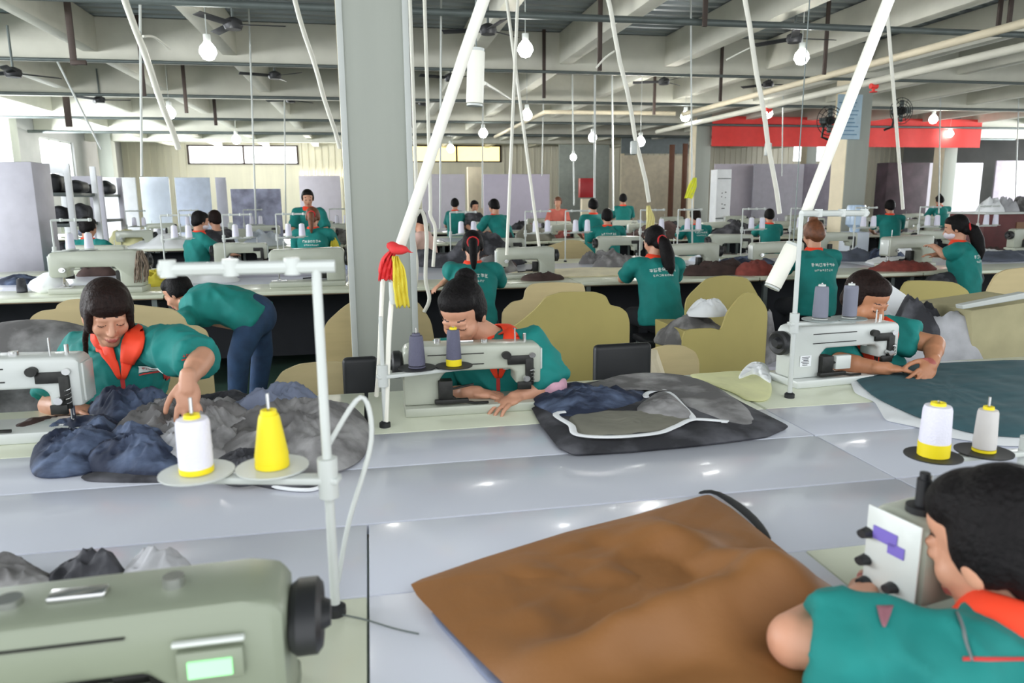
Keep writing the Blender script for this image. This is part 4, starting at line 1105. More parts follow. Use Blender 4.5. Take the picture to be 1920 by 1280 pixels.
PN_ = dict(head=atD(1866, 1028, 1.09), face=(-.3, .88, -.34), neck=atD(1908, 1160, 1.06), shL=atD(1812, 1268, .99), shR=atD(2060, 1190, 1.18), elL=atD(1490, 1200, 1.1), wrL=atD(1618, 1122, 1.22),
           elR=atD(1960, 1180, 1.3), wrR=atD(1760, 1150, 1.3), hdL=(.7, .5, -.05), hdR=(-.8, .3, -.1), hip=V((1.1, .15, .53)), curl=.3, bdir=(0, -1, .3))
for k_, kx in (('L', -.12), ('R', .14)): PN_['kn'+k_] = PN_['hip']+V((kx, .36, -.03)); PN_['ft'+k_] = V((PN_['kn'+k_].x, PN_['kn'+k_].y, .05))
pn = person('nearest worker seen from behind in the bottom right corner', PN_, 'short', 2, sleeve={'L': .86, 'R': .9}, hs=.99)
sh_ = [c for c in bpy.data.objects if c.parent == pn and c.name.startswith('shirt')][0]
bv = BVHTree.FromPolygons([v.co.copy()+pn.location for v in sh_.data.vertices], [tuple(p.vertices) for p in sh_.data.polygons])
dd_ = ray(1700, 1200).normalized()
def on_n(x, y): return atD(x, y, 1.05)
decal_strip('sleeve_stripe', bv, on_n(1860, 1232), RT, UP, dd_, [(-.05+.01*k, 0) for k in range(12)], [.005]*12, PRINTR, pn, off=.002, th=.001, n=1)
decal_strip('sleeve_badge', bv, on_n(1660, 1165), RT, UP, dd_, [(0, .02-.006*k) for k in range(6)], [.024, .02, .017, .013, .009, .004], mat('mauve badge', (140, 90, 100), .8), pn, off=.002, th=.001, n=2)
decal_strip('shoulder_piping', bv, on_n(1800, 1180), RT, UP, dd_, [(-.01+.002*k, .03-.008*k) for k in range(10)], [.004]*10, mat('grey piping', (110, 116, 116), .8), pn, off=.002, th=.001, n=1)
# --- the worker bending over beside the near column
B = dict(hip=atY(476, 592, 5.1), neck=atY(352, 566, 5.25), head=atY(334, 549, 5.3), face=(-.75, .3, -.6), shL=atY(352, 600, 4.95)+V((0, -.06, 0)), shR=atY(368, 560, 5.35)+V((0, .08, 0)),
         elL=atY(345, 640, 4.95), wrL=atY(338, 690, 5.0), elR=atY(350, 630, 5.5), wrR=atY(335, 680, 5.5), knL=atY(448, 668, 4.98), ftL=atY(440, 742, 5.05), knR=atY(492, 660, 5.2), ftR=atY(478, 738, 5.25), bend=(0, 0, .06))
B['ftL'].z = B['ftR'].z = .06
B['face'] = (-.8, .25, -.5)
bw = person('worker in blue jeans bending forward left of the near column', B, 'short', 1, legs=JEANS, collar=False, sleeve={'L': 1.0, 'R': 1.0})
# --- the row of workers with their backs to the camera
seated(886, 462, 5.85, .1, 'ponytail worker with white back print just right of the near column', 'ponytail', 1, lean=.2, back=5, wr={'L': atZ(835, 528, .83)}, el={'L': atY(846, 505, 5.95)}, wide=.17)
seated(1226, 452, 5.75, .0, 'worker with a long ponytail and red hair band in the centre right', 'long', 1, lean=.2, back=11, wide=.18, turn=-.25)
seated(1524, 440, 5.9, .05, 'worker with a reddish brown bun behind the tall right stand', 'top', 1, lean=.12, back=17, hairm=HAIRR, wide=.17)
seated(1792, 428, 6.05, -.65, 'masked worker with a long ponytail turned left at the right', 'long', 1, lean=.12, back=23, mask=True, turn=-.15, wide=.17, wr={'L': atY(1752, 462, 6.2), 'R': atY(1760, 478, 6.3)})
# --- workers farther back
seated(1138, 407, 10.6, .15, 'worker with a black cap of hair and white back print behind the ponytail worker', 'short', 1, lean=.2, back=31, wide=.2)
seated(1112, 386, 11.9, .1, 'worker seated just behind and left of the worker with the cap of hair', 'short', 0, lean=.18)
seated(1303, 406, 11.2, -.1, 'short haired worker with back turned below the yellow ribbon', 'short', 1, lean=.15, back=37, hairm=HAIRB, wide=.2)
seated(587, 408, 9.4, .1, 'worker with a brown ponytail facing away left of the column', 'ponytail', 1, lean=.12, back=41, hairm=HAIRR, wide=.19)
seated(577, 372, 10.8, PI-.1, 'worker facing the camera with a red collar left of the column', 'short', 1, lean=.08, headdown=.2, eyes='down', standing=True)
seated(166, 427, 9.4, .3, 'black haired worker in teal by the shelf racks at far left', 'short', 1, lean=.1, wide=.2)
seated(376, 415, 9.6, .9, 'masked worker in profile left of the vertical hoses', 'short', 1, lean=.06, mask=True, wide=.14)
seated(402, 412, 10.4, -.6, 'brown haired worker beside the masked worker at left', 'short', 1, lean=.1, hairm=HAIRB, shirt=CHARC, collar=False, wide=.15)
seated(926, 388, 11.85, -.5, 'standing worker leaning to the left behind the ponytail worker', 'short', 1, lean=.25, standing=True, wide=.19, headdown=.5)
seated(890, 387, 15.4, PI-.25, 'worker facing the camera with a red collar behind the dark cloth heap', 'short', 1, lean=.1, shirt=CHARC, wide=.12)
seated(853, 383, 15.5, .2, 'worker in teal beside the worker with the red collar', 'short', 0, lean=.12, wide=.13)
seated(1046, 380, 15.5, PI+.3, 'worker in pale red behind the machines left of the red cabinet', 'short', 0, lean=.1, hairm=HAIRR, shirt=mat('pale red shirt', (206, 110, 96), .8), collar=False)
seated(1168, 374, 15.6, .2, 'worker in teal standing in front of the beige wall panel', 'short', 0, lean=.08, wide=.17, standing=True)
seated(1442, 405, 11.8, .2, 'worker in teal half hidden by the hose crossing the banner', 'short', 0, lean=.15)
seated(1761, 376, 15.6, .0, 'worker in teal with back turned in front of the far right boards', 'top', 0, lean=.15, wide=.23)
seated(1668, 388, 11.6, .3, 'worker in teal right of the notice column', 'short', 0, lean=.15, wide=.2)
seated(783, 412, 8.9, -1.2, 'dark haired worker half hidden right of the near column', 'short', 0, lean=.1, shirt=mat('pale pink shirt', (226, 190, 178), .8), collar=False)
# stools under the seated workers behind
st = None
for i, (hip, ang, lab) in enumerate(STOOLS):
    loc = (hip.x, hip.y, 0); l_ = 'black stool under the ' + ' '.join(lab.split()[:12])
    if st is None:
        st = thing('work_stool', loc, l_, 'stool', 'black work stools', -ang)
        m_ = MB(); m_.box((0, 0, .36), (.36, .34, .05), bev=.015); m_.build('seat', BLACK, st)
        for sx in (-1, 1):
            for sy in (-1, 1): m_ = MB(); m_.cyl((sx*.14, sy*.13, .34), (sx*.17, sy*.16, 0), .014, seg=8); m_.build('leg', PIPEM, st)
    else: copy_tree(st, loc, -ang, l_)
# ---------------------------------------------------------------- plywood boards and chairs in the aisle
def board(pts, Yd, m, label, name='plywood_board', th=.018):
    P = [atY(x, y, Yd) for x, y in pts]
    P = [V((p.x, Yd, p.z)) for p in P]
    P[0].z = P[-1].z = 0; P[0].x = P[1].x; P[-1].x = P[-2].x
    # soften the corners of the sawn outline
    out = [P[0]]
    for i in range(1, len(P)-1):
        a = P[i].lerp(P[i-1], .25 if i > 1 else .06); b = P[i].lerp(P[i+1], .25 if i < len(P)-2 else .06)
        out += [a, (a+b+P[i]*2)/4, b]
    out.append(P[-1])
    o0 = V((sum(p.x for p in P)/len(P), Yd, 0))
    mb = MB(); mb.prism([p-o0 for p in out], (0, th, 0)); o = mb.build(name, m, smooth=False); o.location = o0
    return tag(o, label, 'board')
board([(46, 740), (46, 614), (60, 592), (75, 583), (104, 580), (107, 571), (122, 563), (150, 560), (290, 576), (325, 580), (345, 597), (350, 610), (370, 611), (386, 620), (394, 642), (398, 745)], 3.6, TAN, 'large lobed tan board behind the fringed worker')
board([(510, 745), (511, 722), (528, 697), (560, 683), (600, 679), (640, 679), (662, 690), (670, 745)], 3.25, TAN, 'low rounded tan board left of the near column')
board([(604, 700), (604, 622), (614, 602), (645, 574), (690, 548), (780, 560), (808, 600), (815, 640), (816, 700)], 5.0, TAN, 'tan board standing behind the near column')
board([(940, 650), (941, 585), (960, 566), (982, 562), (985, 544), (997, 532), (1038, 529), (1094, 531), (1098, 548), (1100, 650)], 4.4, TAN, 'tan stepped board behind the large ochre board')
board([(925, 700), (926, 640), (986, 596), (1007, 577), (1025, 556), (1054, 547), (1116, 547), (1136, 554), (1144, 572), (1164, 576), (1176, 586), (1181, 604), (1180, 700)], 3.9, OCHRE, 'large ochre stepped board behind the centre worker')
board([(1212, 705), (1213, 660), (1235, 651), (1254, 647), (1283, 648), (1304, 659), (1312, 678), (1312, 700)], 3.3, TAN, 'low rounded tan board right of the black chair')
board([(1280, 700), (1281, 618), (1338, 615), (1352, 620), (1364, 586), (1384, 560), (1400, 547), (1421, 552), (1440, 580), (1446, 700)], 3.9, OCHRE, 'ochre curved board left of the tall right stand')
board([(1690, 650), (1690, 542), (1702, 525), (1790, 528), (1815, 544), (1824, 566), (1825, 650)], 4.3, OCHRE, 'ochre board below the dark cloth of the masked worker')
board([(1848, 650), (1850, 548), (1868, 515), (1888, 505), (1935, 500), (1975, 505), (1976, 650)], 4.5, TAN, 'tan board at the right edge of the picture')
board([(1283, 600), (1286, 560), (1325, 522), (1358, 516), (1402, 520), (1425, 560), (1426, 600)], 4.9, OCHRE, 'ochre board behind the heaped grey rags')
board([(1005, 480), (1010, 466), (1045, 456), (1065, 449), (1090, 451), (1104, 464), (1116, 476), (1117, 490)], 9.3, TAN, 'far tan board left of the worker with the cap of hair')
# pale board lying against the black chair
mb = MB(); a = [atY(1217, 656, 3.22), atY(1232, 655, 3.3), atY(1290, 702, 3.15), atY(1222, 702, 3.1)]
for p_ in a[2:]: p_.z -= .3
o0 = a[0].copy(); mb.prism([p_-o0 for p_ in a], (0, .02, 0)); o = mb.build('pale_board', CREAM, smooth=False); o.location = o0; tag(o, 'pale cream board leaning beside the black chair', 'board')
def chair(px0, px1, ytop, Yd, label, rz=0):
    A, B_ = atY(px0, ytop, Yd), atY(px1, ytop, Yd); W_ = B_.x-A.x; zt = A.z
    t = thing('office_chair', ((A.x+B_.x)/2, Yd, 0), label, 'chair', None, rz)
    m_ = MB(); m_.box((0, 0, zt-.2), (W_, .05, .4), bev=.022, seg=3); m_.build('backrest', BLACK, t)
    m_ = MB(); m_.box((0, .24, .45), (W_, .42, .06), bev=.02); m_.build('seat', BLACK, t)
    for s in (-1, 1):
        m_ = MB(); m_.tube([(s*W_*.42, -.0, zt-.3), (s*W_*.45, .02, .5), (s*W_*.48, .0, 0)], .012); m_.build('leg', CHROME, t)
        m_ = MB(); m_.tube([(s*W_*.45, .4, .44), (s*W_*.48, .42, 0)], .012); m_.build('leg', CHROME, t)
chair(641, 708, 670, 3.1, 'black chair back between the tan board and the centre machine')
chair(1112, 1221, 646, 3.12, 'black chair back in front of the ochre stepped board', .05)
# white block, bar and box at the right
def slab(name, pts, Yd, depth, m, label, cat):
    P = [atY(x, y, Yd) for x, y in pts]; o0 = P[0].copy(); mb = MB(); mb.prism([V((p.x, Yd, p.z))-o0 for p in P], (0, depth, 0))
    o = mb.build(name, m, smooth=False, bevel=.005); o.location = o0; return tag(o, label, cat)
slab('white_carton', [(1648, 533), (1662, 527), (1736, 578), (1731, 620), (1690, 640), (1680, 600), (1652, 566)], 3.75, .3, WHITEC, 'tilted white carton behind the right worker', 'carton')
slab('white_bar', [(1804, 572), (1806, 580), (1925, 560), (1925, 548)], 3.3, .05, POLEM, 'white slanting bar at the right edge', 'bar')
slab('beige_bin', [(1822, 582), (1822, 690), (1960, 690), (1960, 562)], 3.36, .4, mat('beige bin', (176, 168, 130), .7), 'beige bin under the white slanting bar', 'bin')
slab('ochre_bin', [(1282, 620), (1282, 720), (1352, 720), (1352, 620)], 4.0, .45, OCHRE, 'ochre bin holding grey rags', 'bin')
# ---------------------------------------------------------------- garments on the near tables
def zpts(pts, z): return [(atZ(x, y, z).x, atZ(x, y, z).y) for x, y in pts]
def gar(pts, z, h, m, label, seed=0, cat='garment', name='garment', base=None, **k):
    return cloth(name, zpts(pts, z), base if base is not None else z, h, m, label, cat, seed=seed, **k)
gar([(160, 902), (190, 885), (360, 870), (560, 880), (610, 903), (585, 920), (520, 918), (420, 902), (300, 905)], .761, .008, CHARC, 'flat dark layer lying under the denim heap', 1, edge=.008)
gar([(64, 893), (58, 862), (72, 835), (95, 808), (150, 792), (230, 800), (262, 850), (200, 880), (120, 896)], .762, .08, DENIM, 'dark navy denim piece at the left end of the heap', 2)
gar([(200, 842), (235, 790), (300, 768), (400, 762), (480, 776), (490, 830), (420, 872), (300, 880)], .764, .1, GREYC, 'grey denim piece in the middle of the heap', 3, fs=14)
gar([(150, 870), (160, 838), (235, 828), (330, 830), (350, 868), (325, 896), (250, 896), (180, 888)], .765, .085, DENIM, 'navy denim piece at the front of the heap', 4)
gar([(160, 788), (165, 765), (215, 758), (300, 756), (345, 766), (335, 790), (260, 802), (190, 802)], .765, .11, DENIM, 'navy denim piece under the fringed worker’s hand', 5)
gar([(330, 770), (400, 752), (470, 752), (500, 775), (450, 795), (360, 795)], .765, .06, CHARC, 'dark crumpled piece at the back of the heap', 6)
gar([(400, 850), (420, 800), (520, 768), (600, 760), (660, 768), (692, 800), (688, 850), (640, 885), (540, 892), (450, 885)], .764, .09, GREYC, 'large grey piece at the right end of the heap', 8, fs=7)
gar([(418, 790), (440, 768), (520, 748), (590, 750), (600, 765), (520, 790), (450, 800)], .766, .11, DENIML, 'faded blue grey piece on the back of the heap', 9)
gar([(395, 842), (410, 815), (470, 803), (520, 815), (510, 845), (440, 860)], .85, .035, CHARC, 'black and grey patched scrap on the heap', 10, fs=20, base=.775)
gar([(270, 815), (280, 785), (330, 768), (400, 775), (395, 815), (330, 830)], .84, .05, GREYL, 'light grey cuff on top of the heap', 12, fs=20, base=.79)
gar([(0, 822), (60, 800), (130, 786), (150, 792), (90, 808), (20, 830)], .762, .03, BROWND, 'narrow brown strip left of the heap', 13)
pipe('white_piping', [atZ(x, y, .79) for x, y in ((250, 828), (290, 824), (340, 826), (380, 832))], .004, WHITEC, 'thin white piping across the denim heap', 'piping')
pipe('white_piping', [atZ(x, y, .767) for x, y in ((490, 905), (530, 915), (580, 918), (608, 910))], .005, WHITEC, 'white piping curving out from under the heap', 'piping')
# centre garment
t = thing('unfinished_garment', atZ(1200, 780, .763), 'unfinished grey garment with white edged opening right of the centre machine', 'garment')
tc = t.location.copy()
def part_cloth(name, pts, z, h, m, seed, **k):
    o = cloth(name, zpts(pts, z), z, h, m, None, None, seed=seed, parent=t, **k)
    o.data.transform(Matrix.Translation(-tc)); return o
part_cloth('outer_panel', [(988, 752), (1060, 728), (1200, 702), (1310, 712), (1400, 762), (1482, 803), (1440, 822), (1310, 838), (1180, 850), (1075, 856), (1045, 842), (1010, 795)], .762, .02, CHARC, 21, edge=.012, sharp=True, fs=5)
part_cloth('light_panel', [(1095, 728), (1200, 703), (1300, 712), (1380, 752), (1415, 792), (1370, 800), (1290, 770), (1240, 740), (1160, 742)], .775, .018, GREYC, 22, edge=.012, fs=5)
part_cloth('dark_facing', [(998, 752), (1050, 728), (1110, 732), (1150, 752), (1214, 742), (1190, 762), (1110, 782), (1060, 785), (1020, 770)], .778, .05, DENIM, 23, edge=.012, fs=9)
part_cloth('lining', [(1068, 786), (1100, 780), (1180, 774), (1280, 776), (1300, 790), (1250, 806), (1180, 816), (1085, 818)], .782, .012, OLIVE, 24, edge=.008)
part_cloth('raised_facing', [(1195, 772), (1215, 752), (1240, 742), (1262, 750), (1298, 784), (1250, 786)], .786, .03, GREYC, 25, edge=.01)
for pts in (((1060, 772), (1072, 798), (1084, 815), (1150, 819), (1230, 812), (1265, 800), (1300, 786), (1352, 790)), ((1212, 744), (1236, 731), (1256, 737), (1275, 756), (1296, 784))):
    mb = MB(); P = smooth_outline([atZ(x, y, .795)-tc for x, y in pts], 8*len(pts))[:8*(len(pts)-1)+1]
    mb.loft([(p_, V((0, 0, 1)), (P[min(i+1, len(P)-1)]-P[max(0, i-1)]).normalized().cross(V((0, 0, 1))), .0035, .011) for i, p_ in enumerate(P)], 8); mb.build('white_piping', WHITEC, t)
# right: teal cloth on white lining
gar([(1590, 705), (1640, 688), (1760, 678), (1960, 676), (2000, 760), (1960, 838), (1880, 838), (1780, 822), (1720, 802), (1660, 790), (1640, 755), (1602, 738)], .762, .008, WHITEC, 'white backing cloth with ragged edge under the dark teal cloth', 31, edge=.006, name='backing_cloth', cat='cloth', sharp=True)
gar([(1603, 704), (1640, 690), (1760, 682), (1960, 680), (1990, 740), (1950, 812), (1860, 818), (1770, 800), (1690, 770), (1630, 738)], .772, .01, DTEAL, 'dark teal cloth lying before the right worker', 32, edge=.008, name='teal_cloth', cat='cloth')
gar([(1295, 706), (1330, 700), (1400, 697), (1442, 714), (1442, 748), (1405, 752), (1370, 735)], .762, .004, mat('pale yellow paper', (232, 232, 176), .6), 'pale yellow sheet left of the right machine', 33, edge=.005, name='pattern_paper', cat='paper')
gar([(1385, 712), (1400, 690), (1430, 684), (1444, 700), (1443, 720), (1415, 705)], .762, .03, WHITEC, 'white cloth end beside the base of the right machine', 34, name='white_cloth', cat='cloth')
# brown canvas in front
def canv(p, t_):
    q = .07*math.exp(-((p.y-.98-.22*(p.x-.3))**2)/.003)*(1 if p.x > .1 else math.exp(-(p.x-.1)**2/.02))
    q += .06*math.exp(-((p.x-.62+(p.y-1.2)*.5)**2)/.004)*math.exp(-(p.y-1.18)**2/.03)+.035*noise.noise(V((p.x*5, p.y*7, 1)))+.012*noise.noise(V((p.x*13, p.y*16, 4)))
    return max(0, q)*(1-t_**3)+.012
gar([(770, 1098), (782, 1120), (862, 1205), (950, 1290), (1100, 1400), (1540, 1400), (1560, 1285), (1600, 1180), (1606, 1132), (1520, 1075), (1440, 1010), (1372, 955), (1328, 928), (1200, 965), (1060, 1000), (900, 1050), (790, 1088)], .775, .035, BROWNC, 'large sheet of brown canvas under the nearest worker’s arm', 41, name='brown_canvas', cat='canvas', edge=.004, fs=4, sharp=True, shape=canv, rings=40, n=240, base=.764, folds=.35)
gar([(810, 1150), (870, 1225), (930, 1290), (990, 1300), (960, 1240), (880, 1160)], .763, .003, DENIML, 'blue grey underlayer showing beneath the canvas edge', 42, name='underlayer', cat='cloth', edge=.003)
mb = MB(); P = [atZ(x, y, .775) for x, y in ((1308, 925), (1332, 918), (1362, 932), (1398, 958), (1425, 985), (1445, 1015))]
mb.loft([(p_-P[0], V((0, 0, 1)), (P[min(i+1, 5)]-P[max(0, i-1)]).normalized().cross(V((0, 0, 1))), .004, .005+.01*math.sin(PI*min(i, 4.5)/5)) for i, p_ in enumerate(P)], 10)
o = mb.build('black_webbing', BLACK, sub=1); o.location = P[0]; tag(o, 'black webbing strip along the upper right edge of the canvas', 'strap')
# near left pile behind the nearest machine
gar([(-60, 1130), (-40, 1085), (20, 1068), (80, 1080), (130, 1115), (60, 1140)], .762, .05, GREYC, 'grey cloth end at the left border behind the nearest machine', 51)
gar([(70, 1120), (110, 1085), (180, 1075), (235, 1085), (250, 1110), (180, 1130)], .762, .075, CHARC, 'charcoal piece in the pile behind the nearest machine', 52)
gar([(215, 1125), (235, 1090), (280, 1078), (330, 1074), (370, 1085), (392, 1115), (330, 1135)], .762, .08, GREYL, 'pale grey piece with white edge behind the nearest machine', 53)
gar([(310, 1100), (320, 1078), (350, 1072), (372, 1090), (360, 1108)], .80, .03, CHARC, 'dark fold on the pale grey piece', 54, base=.775)
gar([(385, 1095), (395, 1080), (420, 1085), (430, 1095), (410, 1104)], .762, .012, BROWNC, 'small brown scrap right of the pale grey piece', 55)
pipe('power_cord', [atZ(x, y, .764) for x, y in ((630, 1150), (680, 1160), (740, 1178), (785, 1188))], .0014, PIPEM, 'thin dark cord on the table beside the near left stand', 'cord')
# scissors between centre machine and its needle
s_ = thing('thread_snips', atZ(885, 745, .763), 'black handled snips lying beside the centre machine', 'scissors', None, .3)
m_ = MB(); m_.tube([(-.02, .0, .008), (-.05, .02, .01), (-.075, .012, .01), (-.075, -.012, .01), (-.05, -.02, .01), (-.02, -.0, .008)], .006); m_.build('handle', BLACK, s_)
m_ = MB(); m_.box((.03, .003, .008), (.1, .008, .003)); m_.box((.03, -.003, .011), (.1, .008, .003)); m_.build('blade', CHROME, s_)
# grey cloth mound at the left edge, over a chair
m_ = MB(); p = atY(35, 660, 3.05)
m_.sph((0, 0, 0), (.3, .16, .14)); m_.sph((-.2, 0, -.06), (.3, .2, .18)); m_.box((-.05, 0, -.35), (.55, .25, .6), bev=.08)
o = m_.build('draped_grey_cloth', GREYC, remesh=.02, sm=4); o.location = (p.x, 3.15, p.z-.03); tag(o, 'grey cloth draped over a seat at the left edge', 'cloth')
def heap(px, py, Yd, rx, ry, rz_, m, label, seed, name='cloth_heap', z=None, cat='cloth'):
    p = atY(px, py, Yd); z = TZ if z is None else z
    return cloth(name, blob_outline(p.x, p.y, rx, ry, seed), z, rz_, m, label, cat, seed=seed, rings=12, n=54, fs=(6/max(.25, rx)*.6 if rz_ < .15 else min(4.5, 1.6/rx)), edge=.02)
for a_ in ((1300, 600, 4.2, .26, .2, .22, GREYC, 'grey rags heaped in the ochre bin', 60, 'rags', .6), (1325, 595, 4.15, .14, .12, .1, WHITEC, 'white rag on top of the grey rags', 61, 'rags', .78),
           (1420, 600, 4.05, .14, .12, .42, GREYC, 'grey cloth draped beside the ochre curved board', 62, 'draped_grey_cloth', .5), (1775, 640, 3.5, .3, .2, .3, GREYL, 'light grey cloth heap beside the right worker’s arm', 63, 'cloth_heap', .6),
           (1720, 620, 3.55, .16, .14, .26, CHARC, 'charcoal cloth between the carton and the light grey heap', 64, 'cloth_heap', .68)):
    heap(*a_[:9], name=a_[9], z=a_[10])
for (px, yd, w_, lab) in ((1420, 4.05, .3, 'grey stool box holding the draped cloth'), (1765, 3.52, .7, 'low grey box under the light grey cloth heap')):
    p = atY(px, 650, yd); zt = .5 if yd > 4 else .6
    mb = MB(); mb.box((0, 0, zt/2), (w_, .34, zt), bev=.01); o = mb.build('storage_box', GREYB); o.location = (p.x, yd, 0); tag(o, lab, 'box')
# ---------------------------------------------------------------- table rows farther back
def rowset(y0, x0, n_, wd, rname, m1=GREEN_TOP, gap=.01):
    ys = [(0, .6), (.61, 1.95), (1.96, 2.56)]
    T1 = T2 = T3 = None
    for i in range(n_):
        X = x0+i*wd
        if i == 0:
            T1 = table(X, X+wd-gap, y0, y0+.6, m1, 'first table from the left in the front line of the %s row' % rname, 'tables of the %s row' % rname)
            T2 = table(X, X+wd-gap, y0+.61, y0+1.95, WHITE_TOP, 'first worktop from the left in the %s row' % rname, 'worktops of the %s row' % rname, front=False)
            T3 = table(X, X+wd-gap, y0+1.96, y0+2.56, m1, 'first table from the left in the rear line of the %s row' % rname, 'rear tables of the %s row' % rname)
        else:
            o_ = ORD[i]
            copy_tree(T1, (T1.location.x+i*wd, T1.location.y, 0), 0, '%s table from the left in the front line of the %s row' % (o_, rname))
            copy_tree(T2, (T2.location.x+i*wd, T2.location.y, 0), 0, '%s worktop from the left in the %s row' % (o_, rname))
            copy_tree(T3, (T3.location.x+i*wd, T3.location.y, 0), 0, '%s table from the left in the rear line of the %s row' % (o_, rname))
rowset(6.2, -5.0, 9, 1.7, 'middle')
rowset(12.3, -3.8, 11, 1.7, 'second farthest')
rowset(16.4, -8.0, 15, 1.7, 'farthest')
# machines of those rows, all copies of one
proto = sewing_machine('cream sewing machine left of the yarn bundle in the middle row', 'sewing machines of the far rows', detail=1)
put(proto, (atY(195, 540, 6.6).x, 6.55, TZ), 0, 1.4)
mi = [0]
def mcopy(x, y, rz, label, s=1.1):
    c = copy_tree(proto, (x, y, TZ), rz, label); c.scale = (s, s, s*.85); return c
mcopy(atY(580, 520, 6.6).x, 6.6, 0, 'grey sewing machine left of the near column, behind the white stand', 1.25)
mcopy(atY(985, 500, 6.75).x, 6.75, 0, 'sewing machine right of the ponytail worker in the middle row')
mcopy(atY(1300, 480, 6.75).x, 6.8, 0, 'sewing machine right of the worker with the red hair band')
mcopy(atY(1700, 470, 6.75).x, 6.75, .2, 'cream sewing machine in front of the masked worker', 1.25)
mcopy(atY(1460, 480, 6.75).x, 6.8, 0, 'sewing machine by the worker with the reddish bun')
for i in range(11):
    x = -4.2+i*1.42; 
    mcopy(x, 8.42, PI, '%s sewing machine from the left on the rear line of the middle row' % ORD[i])
for i in range(13):
    mcopy(-3.6+i*1.4, 12.65, 0, '%s sewing machine from the left on the front line of the second farthest row' % ORD[i])
    mcopy(-3.3+i*1.4, 14.5, PI, '%s sewing machine from the left on the rear line of the second farthest row' % ORD[i])
for i in range(15):
    mcopy(-7.5+i*1.62, 16.75, 0, '%s sewing machine from the left on the front line of the farthest row' % ORD[i])
# thread stands of those rows with their cones
st1 = None; cn = None
def fstand(px, Yd, label, clab):
    global st1, cn
    p = atY(px, 450, Yd); p.z = TZ
    if st1 is None:
        st1 = stand(p, .58, label, TZ+.34, [(p.x+.12, p.y), (p.x+.26, p.y)], POLEM, 1, (p+V((0, 0, .58)), p+V((.3, 0, .58)))); st1['group'] = 'thread stands of the far rows'
        cn = thread_cone((p.x+.12, p.y, TZ+.344), THREADW, .01, clab, .13, .035, core=POLEM); cn['group'] = 'cones of the far rows'
    else:
        copy_tree(st1, p, 0, label); copy_tree(cn, (p.x+.12, p.y, TZ+.344), 0, clab)
    copy_tree(cn, (p.x+.26, p.y, TZ+.344), 0, clab.replace('left', 'right', 1))
for i, (px, Yd) in enumerate(((100, 6.6), (420, 8.3), (305, 8.3), (520, 8.3), (845, 8.3), (985, 8.3), (1060, 8.3), (1200, 8.3), (1270, 8.3), (1390, 8.3), (1480, 8.3), (1600, 8.3), (1720, 8.3), (1830, 8.3), (240, 12.8), (340, 12.8), (460, 12.8), (620, 12.8))):
    r_ = 'middle row' if Yd < 9 else 'second farthest row'
    k_ = i if Yd < 9 else i-14
    fstand(px, Yd, '%s white thread stand from the left in the %s' % (ORD[k_], r_), 'left cone on the %s thread stand from the left in the %s' % (ORD[k_], r_))
# bigger heaps one can single out
for a_ in ((870, 470, 8.2, .62, .3, .42, CHARC, 'big dark grey cloth heap behind the ponytail worker', 70), (925, 480, 7.9, .3, .2, .12, BROWND, 'black cloth spilling right of the dark heap', 71),
           (1100, 500, 6.95, .85, .32, .03, mat('cream cloth', (238, 228, 196), .8), 'cream cloth spread on the table left of the red hair band', 72), (1020, 505, 6.5, .22, .12, .06, BROWND, 'dark scraps near the left end of the cream cloth', 73),
           (1345, 505, 6.6, .4, .18, .12, BROWND, 'dark brown cloth right of the worker with the red hair band', 74), (1415, 512, 6.45, .2, .14, .17, REDC, 'dark red cloth left of the tilted lamp tube', 75),
           (1690, 525, 6.45, .42, .14, .09, REDC, 'maroon cloth in front of the masked worker', 76), (1670, 490, 7.1, .3, .2, .07, WHITEC, 'white cloth on the table right of the notice column', 77),
           (1620, 475, 7.6, .5, .25, .12, mat('slate cloth', (92, 98, 112), .85, var=.3), 'slate grey cloth at the foot of the notice column', 78), (1890, 480, 7.2, .6, .3, .1, mat('slate cloth', (92, 98, 112), .85, var=.3), 'slate grey cloth at the right edge of the middle row', 79),
           (285, 478, 7.0, .25, .2, .12, YELC, 'yellow cloth heap right of the yarn bundle', 80), (525, 462, 8.4, .35, .2, .1, BROWND, 'brown cloth beside the worker with the brown ponytail', 81),
           (1245, 425, 12.6, .8, .25, .32, BROWND, 'dark brown heap under the cream tag', 82), (1370, 415, 12.7, .7, .3, .3, CHARC, 'dark grey heap left of the banner hose', 83), (1860, 400, 12.8, .8, .3, .3, GREYL, 'pale crumpled heap beside the far right column', 84),
           (1000, 412, 12.8, .5, .25, .25, OLIVE, 'olive heap in front of the wide lilac board', 85), (1060, 412, 13, .5, .25, .22, REDC, 'reddish heap below the red cabinet', 86), (620, 395, 13, .6, .3, .25, GREYC, 'grey heap left of the near column', 87),
           (480, 400, 12.8, .5, .3, .3, BLUEW, 'pale blue heap behind the masked worker', 88), (300, 405, 12.7, .8, .3, .25, WHITEC, 'white heap at left in front of the bluish board', 89), (240, 400, 12.9, .4, .25, .35, mat('pale yellow cloth', (214, 210, 160), .8), 'pale yellow heap beyond the left racks', 90)):
    heap(*a_)
cols = [('white', WHITEC), ('grey', GREYC), ('light grey', GREYL), ('charcoal', CHARC), ('navy', DENIM), ('dark brown', BROWND), ('pale blue', BLUEW), ('faded blue', DENIML)]
